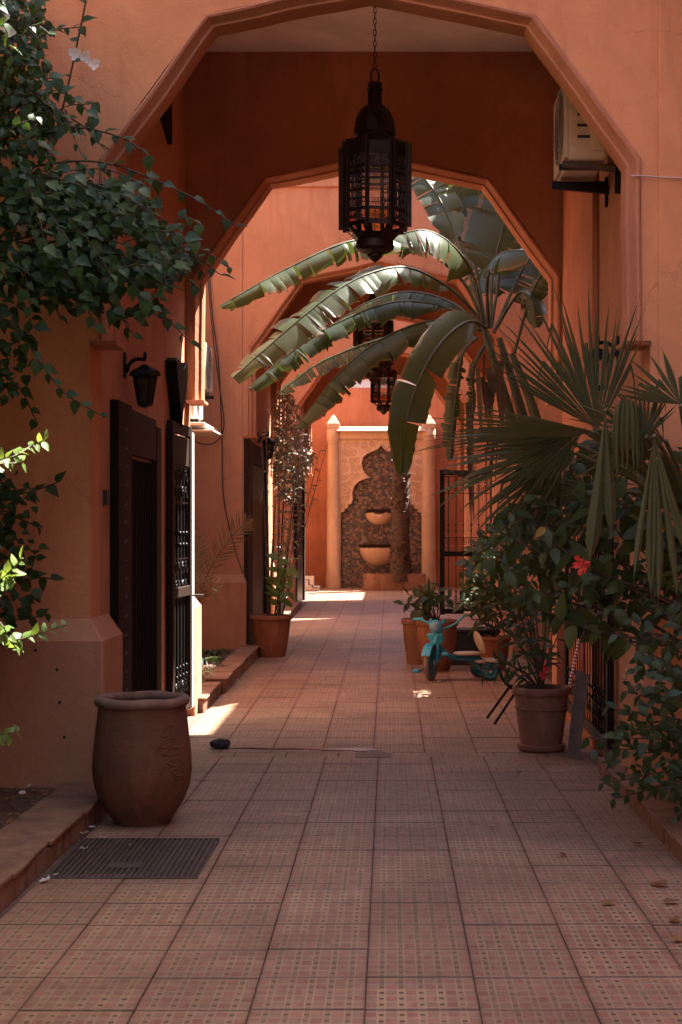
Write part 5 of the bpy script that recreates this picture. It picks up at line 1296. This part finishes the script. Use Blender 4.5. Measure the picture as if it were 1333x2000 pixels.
ylm = leaf_mesh('leaf', 'yellow', 1, .58, 'ovate', .2, .3, 40)
for px, py in ((1065, 1030), (1150, 1045)):
    place('leaf', ylm, hib, orient(at(px, py, 8.3), Vector((rnd(-1, 1), -.3, -.8)), Vector((.4, -1, .5)), .075), 'yellowing leaf')

# lower right shrub
random.seed(61)
low = thing('low_shrub', (2.1, 8.2, .1), 'small leaved dark shrub spilling over the right kerb', 'shrub')
lp = [(1200, 1400), (1225, 1330), (1240, 1280), (1280, 1230), (1370, 1220), (1370, 1610), (1320, 1580), (1285, 1555), (1240, 1520), (1200, 1535), (1175, 1500), (1195, 1460)]
items = []; stems = MB()
for e in [(1165, 1465), (1150, 1440), (1178, 1530), (1200, 1560), (1215, 1420), (1225, 1350), (1260, 1290), (1290, 1540), (1310, 1600), (1330, 1450), (1250, 1470), (1300, 1350), (1235, 1210), (1205, 1240), (1270, 1170), (1310, 1220), (1190, 1380)]:
    E = at(e[0], e[1], rnd(7.9, 8.5)); S0 = Vector((2.15, 8.25, .15)); br = catmull([S0, S0.lerp(E, .5)+Vector((.05, 0, .18)), E], 14)
    stems.tube(br, [.008-.005*i/len(br) for i in range(len(br))], 5); items += along(br[5:], .035, .07, droop=.2)
for p in sample_poly(lp, 760):
    d = (p[0]-1160)/180
    if random.random() > .15 + .85*d or noise.noise(Vector((p[0]*.02, p[1]*.02, 3))) < -.12: continue
    P = at(p[0], p[1], rnd(7.8, 8.7)); items.append(orient(P, Vector((rnd(-1, 1), rnd(-.8, .3), rnd(-.8, .5))), Vector((rnd(-.6, .6), -.6+rnd(-.5, .5), .8)), rnd(.035, .09)))
items.sort(key=lambda m_: m_.translation.y); stems.build('stem', M['bark'], low, smooth=60); put_leaves(low, items, hedm, 280)

# shrubs of the banana court and the pots
def bush(name, base, ends, size, meshes, label, nfill=0, poly=None, Yr=None, step=.06, limit=150, cat='shrub', arch=.2, mat='bark', r0=.010):
    t = thing(name, base, label, cat); items = []; stems = MB(); S0 = Vector(base)
    for (px, py, Y) in ends:
        E = at(px, py, Y); br = catmull([S0, S0.lerp(E, .5)+Vector((0, 0, arch*(E-S0).length)), E], 10)
        stems.tube(br, [r0*(1-.7*i/len(br)) for i in range(len(br))], 5); items += along(br[4:], step, size, droop=.25)
    if poly:
        for p in sample_poly(poly, nfill):
            P = at(p[0], p[1], rnd(*Yr)); items.append(orient(P, Vector((rnd(-1, 1), rnd(-.8, .5), rnd(-.7, .6))), Vector((rnd(-.6, .6), -.5+rnd(-.5, .5), .8)), size*rnd(.7, 1.2)))
    items.sort(key=lambda m_: m_.translation.y); stems.build('stem', M[mat], t, smooth=60); put_leaves(t, items, meshes, limit); return t
random.seed(71)
bush('potted_shrub', (.56, 18.25, gz(18)+.55), [(785, 1180, 18.0), (795, 1160, 18.1), (815, 1150, 18.1), (835, 1165, 18), (860, 1140, 18.3), (880, 1165, 18), (800, 1195, 17.9)], .14, hedm, 'drooping leafy plant growing in the orange urn', step=.055)
bush('court_shrub', (1.6, 16.2, .15), [(905, 1130, 15.8), (930, 1080, 16), (960, 1050, 16), (990, 1080, 16), (900, 1180, 16), (940, 1150, 15.6), (985, 1150, 15.8), (1010, 1120, 16)], .11, hedm, 'dark bushy shrub before the open scroll gate', 420, [(900, 1120), (935, 1040), (985, 1000), (1015, 1070), (1010, 1190), (950, 1200), (900, 1180)], (15.4, 17), limit=160)
bush('potted_shrub', (1.24, 18.3, gz(18)+.36), [(930, 1180, 18.2), (950, 1150, 18.2), (975, 1160, 18.2), (1000, 1190, 18), (920, 1210, 18), (985, 1215, 18)], .22, lanm, 'narrow leaved plant in the low pot behind the tricycle', step=.045)
bush('potted_shrub', (1.19, 12.1, .46), [(1000, 1300, 11.9), (970, 1290, 11.9), (1010, 1190, 12), (1040, 1130, 12), (1070, 1180, 12), (940, 1305, 11.8), (1060, 1260, 11.9), (1030, 1250, 12.0), (1090, 1240, 12.0), (990, 1230, 12)], .13, lanm, 'straggly narrow leaved plant in the dusty brown pot', step=.04, arch=.1)
for px, py in ((1075, 1305), (1068, 1318)): bloom(bpy.data.objects[[o.name for o in col.objects if o.name.startswith('potted_shrub')][-1]], at(px, py, 11.9), .7, 'pinkflower')
bush('silver_shrub', (-1.72, 23.6, gz(23.6)), [(545, 780, 23.2), (560, 820, 23.4), (590, 850, 23.2), (604, 890, 23.4), (575, 930, 23), (560, 960, 23), (548, 900, 23.2), (585, 880, 23.3), (565, 780, 23.8), (625, 880, 23), (640, 868, 23), (552, 1000, 23.0), (600, 820, 23), (570, 1010, 23)], .10, silm, 'tall wispy shrub with sunlit pale silvery leaves beyond the left terracotta pot', 1400, [(537, 790), (560, 750), (580, 790), (585, 840), (605, 860), (612, 900), (590, 940), (570, 985), (545, 965), (532, 900)], (22.4, 24.4), step=.04, limit=280, arch=.02)
tk = bush('potted_shrub', (-1.58, 20.05, gz(20)+.48), [(536, 1050, 20.05), (538, 980, 20.05), (520, 800, 20.0), (512, 850, 19.9)], .06, silm, 'bare thin trunk rising from the left terracotta pot', step=.16, limit=40, arch=.0, r0=.022)
bush('potted_shrub', (-1.50, 20.0, gz(20)+.48), [(548, 1075, 19.9), (560, 1110, 19.9), (552, 1150, 19.8), (545, 1100, 20), (570, 1150, 19.9)], .16, sprigm, 'bright green young leaves low in the left terracotta pot', step=.06, limit=60)

# strap leaved clumps in the left bed
def strap_clump(base, n, L, label, mat, w_=.02, name='strap_plant'):
    t = thing(name, base, label, 'plant'); random.seed(len(label))
    mt = M[mat]
    for k in range(n):
        a = rnd(0, 2*PI); l = L*rnd(.6, 1.1); d = Vector((math.cos(a), math.sin(a), 0)); mb = MB(); m_ = 7; sd = Vector((-d.y, d.x, 0))
        for i in range(m_):
            u = i/(m_-1); p = Vector(base) + d*l*.75*u + Vector((0, 0, l*(1.0*u - 1.05*u*u))); ww = w_*(1-u**2)*.5+.001
            mb.v += [p-sd*ww, p+Vector((0, 0, -ww*.4)), p+sd*ww]
        for i in range(m_-1): mb.f += [(i*3, i*3+1, i*3+4, i*3+3), (i*3+1, i*3+2, i*3+5, i*3+4)]
        mb.build('leaf', mt, t, smooth=180, fixn=False)
M['varieg'] = leafmat('variegated_leaf', (0.30, 0.36, 0.16), (0.50, 0.52, 0.34), 0.5, 0.3, (0.5, 0.55, 0.2), False)
strap_clump((-2.0, 16.0, .2), 26, .38, 'spider plant with pale striped leaves in the left bed', 'varieg', .022)
strap_clump((-2.1, 17.2, .2), 40, .42, 'dark green strap leaved clump in the left bed', 'hedge', .03)
strap_clump((-2.1, 18.3, .2), 36, .40, 'farther dark green strap leaved clump in the left bed', 'hedge', .03)

def sword_plant(base, n, L, label):
    t = thing('sword_plant', base, label, 'plant'); random.seed(99)
    for k in range(n):
        a = 2*PI*k/n+rnd(-.3, .3); d = Vector((math.cos(a), math.sin(a), 0)); sd = Vector((-d.y, d.x, 0)); mb = MB(); l = L*rnd(.75, 1.1); sp = rnd(.12, .4)
        for i in range(8):
            u = i/7; p = Vector(base)+d*l*sp*u*u+Vector((0, 0, l*u*(1-.1*u))); ww = .045*math.sin(PI*min(1, .25+.75*u))+.001
            mb.v += [p-sd*ww, p+d*ww*.4, p+sd*ww]
        for i in range(7): mb.f += [(i*3, i*3+1, i*3+4, i*3+3), (i*3+1, i*3+2, i*3+5, i*3+4)]
        mb.build('leaf', M['fan'], t, smooth=180, fixn=False)
sword_plant((.46, 18.9, gz(19)+.50), 9, .60, 'upright broad sword leaved plant between the orange urn and dark pot')
# feather palm in the left bed
t = thing('feather_palm', (-2.35, 18.2, .2), 'young feather palm with drying fronds in the left bed', 'palm')
for path, dry in (([(-2.35, 18.2, .25), at(395, 1150, 18.2), at(430, 1080, 18.2), at(470, 1030, 18.2), at(492, 1022, 18.1)], True), ([(-2.35, 18.2, .25), at(380, 1150, 18.3), at(382, 1100, 18.4), at(388, 1050, 18.4)], False), ([(-2.35, 18.2, .25), at(390, 1170, 18), at(410, 1150, 17.8), at(425, 1155, 17.7)], True)):
    br = catmull([Vector(p) for p in path], 12); mb = MB(); n = len(br); mb.tube(br, [.012*(1-.7*i/n) for i in range(n)], 5)
    for i in range(n//4, n):
        tdir = (br[i]-br[i-1]).normalized(); sd = tdir.cross(Vector((0, -1, 0))).normalized()
        for s in (-1, 1):
            l = .20*math.sin(PI*min(.95, .15+.85*(i-n/4)/(n*.75)))+.05
            d = (sd*s*.8 + tdir*.75 + Vector((rnd(-.15, .15), rnd(-.3, .3), rnd(-.15, .15)))).normalized(); e = br[i]+d*l; wv = tdir*.006
            mb.add([br[i]-wv, br[i]+wv, (br[i]+e)/2+wv*1.4, e, (br[i]+e)/2-wv*1.4], [(0, 1, 2, 3, 4)])
    mb.build('frond', M['dryfrond'] if dry else M['fan'], t, fixn=False)

# ------------------------------------------------------------------ banana plant
def banana_leaf(t, path, W, nrm=(0, 0, 1), droop=55, tears=9, seed=0, t0=.0, tail=.9, mat='banana'):
    tears = int(tears*2.4) if tears > 2 else tears
    random.seed(500+seed)
    P = catmull(path, 12); n = len(P); nrm = Vector(nrm)
    # arc length parameter
    L = [0]
    for a, b_ in zip(P, P[1:]): L.append(L[-1] + (b_-a).length)
    tot = L[-1]
    def sample(u):
        s = u*tot
        for i in range(n-1):
            if L[i+1] >= s:
                f = (s-L[i])/max(1e-9, L[i+1]-L[i]); return P[i].lerp(P[i+1], f), (P[i+1]-P[i]).normalized()
        return P[-1], (P[-1]-P[-2]).normalized()
    mb = MB(); uvs = []
    def wprof(u):
        v = (u-t0)/(1-t0); return W*min(1, (max(0, v)*5.5+.12))**.6*max(0, 1-max(0, (v-.62)/.40)**2.0)**.6
    for s in (-1, 1):
        cuts = sorted([t0, 1.0] + [t0 + (1-t0)*random.random() for _ in range(tears)])
        for u0, u1 in zip(cuts, cuts[1:]):
            if u1-u0 < .008: continue
            dr = R(droop*rnd(.75, 1.3)); gap = min(.0025, (u1-u0)*.05); rag = rnd(.80, 1.06); spl = rnd(.02, .22); m_ = max(2, int((u1-u0)*tot/.06)); lag = rnd(.0, .03); tw = rnd(-.40, .40)*(u1-u0)*tot; cv_ = rnd(-.01, .03)
            k0 = len(mb.v); nc = 5
            for i in range(m_+1):
                u = u0 + gap*.5 + (u1-u0-gap)*i/m_; c, td = sample(u); side = td.cross(nrm).normalized()*s; up = side.cross(td).normalized()*s
                if up.dot(nrm) < 0: up = -up
                ww = wprof(u)*rag*(1 + .07*noise.noise(Vector((u*tot*14, s*3, seed))) + .05*noise.noise(Vector((u*tot*45, s*3, seed))))
                sh = spl*(i/m_-.5)*(u1-u0)                         # strips taper apart at their free edge
                pos = c.copy(); acc = 0
                for j in range(nc):
                    v = j/(nc-1)
                    if j:
                        ang = dr*(v**.7)*1.0; seg = ww/(nc-1)
                        pos = pos + (side*math.cos(ang) - up*math.sin(ang))*seg + td*(-sh*tot*.10*v) + td*lag*.25*seg*4
                    q_ = i/m_; wv = up*(.006*math.sin(u*tot*60+j)*v + tw*(q_-.5)*v*.8 + cv_*math.sin(PI*q_)*v)
                    mb.v.append(pos + wv); uvs.append((u*tot, v))
            for i in range(m_):
                for j in range(nc-1):
                    a = k0+i*nc+j; mb.f.append((a, a+1, a+nc+1, a+nc))
    off = BASE[t.name]
    me = mb.mesh('leaf', M[mat], 180, off=off, fixn=False)
    ul = me.uv_layers.new(name='UVMap')
    for l in me.loops: ul.data[l.index].uv = uvs[l.vertex_index]
    o = bpy.data.objects.new('leaf', me); col.objects.link(o); o.parent = t
    MB().tube(P, [.020*(1-.85*i/n)+.002 for i in range(n)], 6).build('midrib', M['banana_stem'], o, smooth=60)
    return o
ban = thing('banana_plant', (1.85, 17.4, .2), 'tall banana plant arching torn leaves across the court', 'banana plant')
C = at(948, 640, 17.2)
mb = MB()
for dx, dy, top in ((0, 0, (945, 640)), (.18, .2, (975, 660)), (.3, -.1, (1000, 690))):
    T_ = at(top[0], top[1], 17.3+dy); mb = MB(); mb.tube(catmull([(1.85+dx, 17.4+dy, .1), (1.72+dx, 17.4+dy, 1.5), (1.36+dx*.9, 17.35+dy, 3.0), T_], 6), [.10-.0035*i for i in range(19)], 10); mb.build('stem', M['banana_stem'], ban, smooth=60)
def pp(*a): return [at(x, y, Y) for x, y, Y in a]
banana_leaf(ban, pp((945, 630, 17.3), (900, 545, 17.2), (810, 478, 17.0), (690, 470, 16.7), (560, 525, 16.4), (430, 597, 16.1)), 0.252, (0, -.25, 1), 78, 10, 1, t0=.30)
banana_leaf(ban, pp((945, 630, 17.2), (880, 565, 17.0), (790, 522, 16.8), (690, 548, 16.5), (590, 620, 16.2), (455, 738, 15.9)), 0.296, (.1, -.55, .9), 34, 13, 2, t0=.16)
banana_leaf(ban, pp((948, 640, 17.5), (870, 600, 17.6), (770, 590, 17.6), (650, 635, 17.5), (560, 695, 17.3), (485, 758, 17.1)), 0.252, (0, -.2, 1), 80, 12, 3, t0=.18)
banana_leaf(ban, pp((945, 645, 17.8), (840, 640, 18.1), (720, 670, 18.3), (620, 712, 18.4), (545, 768, 18.4)), 0.200, (0, -.55, .85), 40, 13, 4, t0=.22)
banana_leaf(ban, pp((940, 645, 17.0), (860, 625, 16.8), (760, 655, 16.6), (670, 722, 16.4), (578, 835, 16.2)), 0.281, (-.2, -.1, 1), 76, 6, 5, t0=.14)
banana_leaf(ban, pp((950, 640, 16.8), (915, 628, 16.5), (865, 665, 16.2), (820, 740, 16.0), (793, 830, 15.95), (785, 925, 16.1)), .25, (.35, -1, .25), 20, 2, 6, t0=.05)
banana_leaf(ban, pp((948, 640, 17.4), (905, 500, 17.6), (865, 400, 17.8), (815, 330, 17.9), (770, 285, 18.0)), 0.266, (.5, -1, .1), 15, 4, 7, t0=.45)
banana_leaf(ban, pp((950, 640, 17.6), (925, 500, 17.9), (905, 410, 18.1), (895, 350, 18.1), (900, 290, 18.0)), 0.266, (-.2, -1, .3), 10, 4, 8, t0=.50)
banana_leaf(ban, pp((960, 640, 17.5), (962, 540, 17.6), (980, 455, 17.7), (995, 400, 17.75), (1000, 340, 17.7)), .42, (.2, -1, -.1), 16, 3, 9, t0=.36)
banana_leaf(ban, pp((945, 635, 17.0), (925, 540, 16.8), (885, 480, 16.6), (830, 450, 16.4), (765, 462, 16.3)), .40, (-.25, -.6, .8), 40, 5, 10, t0=.34)
banana_leaf(ban, pp((955, 640, 17.1), (952, 560, 16.8), (962, 510, 16.5), (995, 490, 16.2), (1048, 492, 16.0)), .30, (0, -.75, .8), 40, 3, 11, t0=.42)
banana_leaf(ban, pp((1005, 690, 17.2), (1030, 600, 17.1), (1050, 550, 17.0), (1070, 530, 16.9), (1092, 540, 16.8)), 0.207, (-.3, -.8, .5), 60, 7, 12, t0=.5)
banana_leaf(ban, pp((965, 650, 17.7), (1000, 570, 17.9), (1030, 510, 18.1), (1055, 480, 18.3), (1085, 470, 18.4)), .34, (-.2, -1, .3), 30, 6, 14, t0=.35)
banana_leaf(ban, pp((945, 640, 17.6), (880, 590, 17.8), (800, 570, 18.0), (720, 590, 18.2), (640, 640, 18.4)), .24, (0, -.3, 1), 70, 9, 15, t0=.2)
banana_leaf(ban, pp((955, 640, 17.9), (960, 560, 18.4), (945, 500, 18.8), (905, 460, 19.0), (860, 450, 19.1)), .36, (0, -.8, .5), 40, 5, 16, t0=.3)
banana_leaf(ban, pp((970, 640, 17.3), (1000, 590, 17.2), (1020, 570, 17.1), (1040, 590, 17.0), (1050, 640, 17.0)), .22, (-.3, -.8, .4), 70, 6, 17, t0=.35)
banana_leaf(ban, pp((960, 640, 17.8), (975, 520, 18.0), (955, 420, 18.2), (930, 360, 18.3), (915, 300, 18.3)), .36, (-.4, -1, .1), 20, 4, 18, t0=.42)
for i, pth in enumerate((pp((930, 660, 17.4), (905, 690, 17.2), (893, 760, 17.2), (885, 830, 17.3), (880, 900, 17.4)), pp((950, 670, 17.5), (925, 720, 17.4), (925, 790, 17.5), (915, 860, 17.5)))):
    banana_leaf(ban, pth, .15 if i == 0 else .09, (.4, -1, 0), 70, 8, 20+i, t0=.2)
dryl = MB(); random.seed(77)
for k in range(16):
    x = rnd(.85, 1.25); y = 17.2+rnd(-.2, .2); z = rnd(2.6, 3.7); l = rnd(.35, .95)
    p = Vector((x, y, z)); q = p+Vector((rnd(-.06, .06), rnd(-.06, .06), -l)); wv = Vector((rnd(.01, .035), rnd(-.01, .01), 0))
    dryl.add([p-wv, p+wv, (p+q)/2+wv*1.5+Vector((rnd(-.05, .05), 0, 0)), q, (p+q)/2-wv], [(0, 1, 2, 3, 4)])
dryl.build('dry_sheath', M['dryfrond'], ban, fixn=False, kind='stuff')

# ------------------------------------------------------------------ fan palm
fan = thing('fan_palm', (2.0, 8.8, .1), 'fan palm with spiky pleated leaves in front of the right arch foot', 'palm')
def fan_leaf(hub, U, V, a0, a1, Rr, n=30, fuse=.52, droop=.15, seed=0, bend=(), mat='fan', petiole=None, cup=.0, bp=(.5, .62)):
    bpr = bp
    random.seed(700+seed); hub = Vector(hub); U = Vector(U).normalized(); V = Vector(V); V = (V-U*V.dot(U)).normalized(); Nn = U.cross(V)
    mb = MB(); da = (a1-a0)/n; uvs = []
    for k in range(n):
        th = R(a0 + (k+.5+rnd(-.28, .28))*da); hw = abs(R(da))*.5; mid = abs(k-(n-1)/2)/(n/2)
        Lr = Rr*(1-.16*mid**2)*rnd(.82, 1.06); m_ = 8; rb = random.random() < .14; bent = (k in bend) or rb; dk = rnd(.4, 2.2); kink = Vector((rnd(-.12, .12), rnd(-.1, .1), rnd(-.08, .08))); dirv = U*math.cos(th)+V*math.sin(th); per = -U*math.sin(th)+V*math.cos(th)
        bp = rnd(.6, .85) if (rb and k not in bend) else rnd(*bpr); pos = hub.copy(); prev = 0
        k0 = len(mb.v); d = dirv.copy()
        for i in range(m_+1):
            u = i/m_; r_ = Lr*u
            if u <= fuse: ww = r_*math.tan(hw)
            else: ww = fuse*Lr*math.tan(hw)*(1-(u-fuse)/(1-fuse))**.8
            if i:
                g = Vector((0, 0, -1)); f = droop*(u**2)*.35
                if bent and u > bp: d = (d*.35 + g*1.0).normalized()
                else: d = (d + g*f*.35*dk + kink*u*u*.35).normalized()
                pos = pos + d*(Lr/m_)
            ridge = Nn*ww*1.5
            lift = Nn*cup*u*u*Rr
            mb.v += [pos-per*ww-ridge*.5+lift, pos+ridge*.5+lift, pos+per*ww-ridge*.5+lift]
        for i in range(m_):
            a = k0+i*3; mb.f += [(a, a+1, a+4, a+3), (a+1, a+2, a+5, a+4)]
        if not bent:                                   # dry thread at the tip
            e = (mb.v[-1]+mb.v[-3])/2; q = e + d*rnd(.03, .06) + Vector((rnd(-.02, .02), 0, rnd(-.01, .03)))
            mb.add([e-per*.0012, e+per*.0012, q], [(0, 1, 2)])
    o = mb.build('leaf', M[mat], fan, fixn=False)
    if petiole: MB().tube(catmull([hub, hub.lerp(Vector(petiole), .5)+Vector((0, 0, .06)), petiole], 6), [.012+.0006*i for i in range(13)], 7).build('leaf_stalk', M['stem'], o, smooth=60)
    return o
crown = Vector((1.75, 8.85, 1.75))
fan_leaf(at(1168, 838, 8.5), (1, 0, 0), (0, .35, 1), 60, 150, .88, 32, .52, .08, 1, petiole=crown)
fan_leaf(at(1158, 842, 8.45), (1, -.15, .03), (0, -.88, .34), 146, 214, 1.0, 28, .40, .20, 2, petiole=crown)
fan_leaf(at(1140, 840, 8.55), (1, 0, 0), (0, .3, 1), 188, 243, .60, 12, .45, .25, 3, petiole=crown)
fan_leaf(at(1125, 885, 8.65), (1, -.1, 0), (0, -.55, .75), 160, 232, .88, 20, .55, .75, 4, petiole=crown)
fan_leaf(at(1262, 852, 8.3), (1, 0, 0), (0, .5, .9), 40, 128, .36, 16, .5, .1, 5, petiole=crown)
fan_leaf(at(1225, 800, 8.25), (1, 0, .06), (0, -.3, .9), 10, 165, .52, 9, .3, .1, 6, range(9), petiole=crown, bp=(.12, .22))
fan_leaf(at(1278, 850, 8.25), (1, 0, 0), (.0, .25, 1), 259, 286, .95, 7, .72, .05, 7, petiole=crown)
fan_leaf(at(1183, 800, 8.35), (1, 0, 0), (0, .15, 1), 262, 277, .86, 2, .8, .0, 8, petiole=crown)
fan_leaf(at(1330, 790, 8.3), (1, 0, 0), (0, .6, .9), -10, 172, .42, 22, .5, .2, 9, (3, 4, 11, 15), petiole=crown)
fan_leaf(at(1110, 860, 8.9), (1, 0, 0), (0, .5, .8), 175, 262, .80, 24, .4, .5, 11, petiole=crown)
fan_leaf(at(1300, 860, 8.55), (1, -.3, 0), (0, -.6, .7), 120, 230, .62, 22, .4, .3, 13, petiole=crown)
fan_leaf(at(1190, 955, 8.8), (1, 0, 0), (0, .3, 1), 165, 240, .62, 18, .5, .4, 10, petiole=crown)
mb = MB(); mb.tube(catmull([(2.0, 8.85, .05), (1.92, 8.85, .7), (1.8, 8.85, 1.3), (1.75, 8.85, 1.8)], 6), [.10]*19, 10); mb.build('trunk', M['bark'], fan, smooth=60)
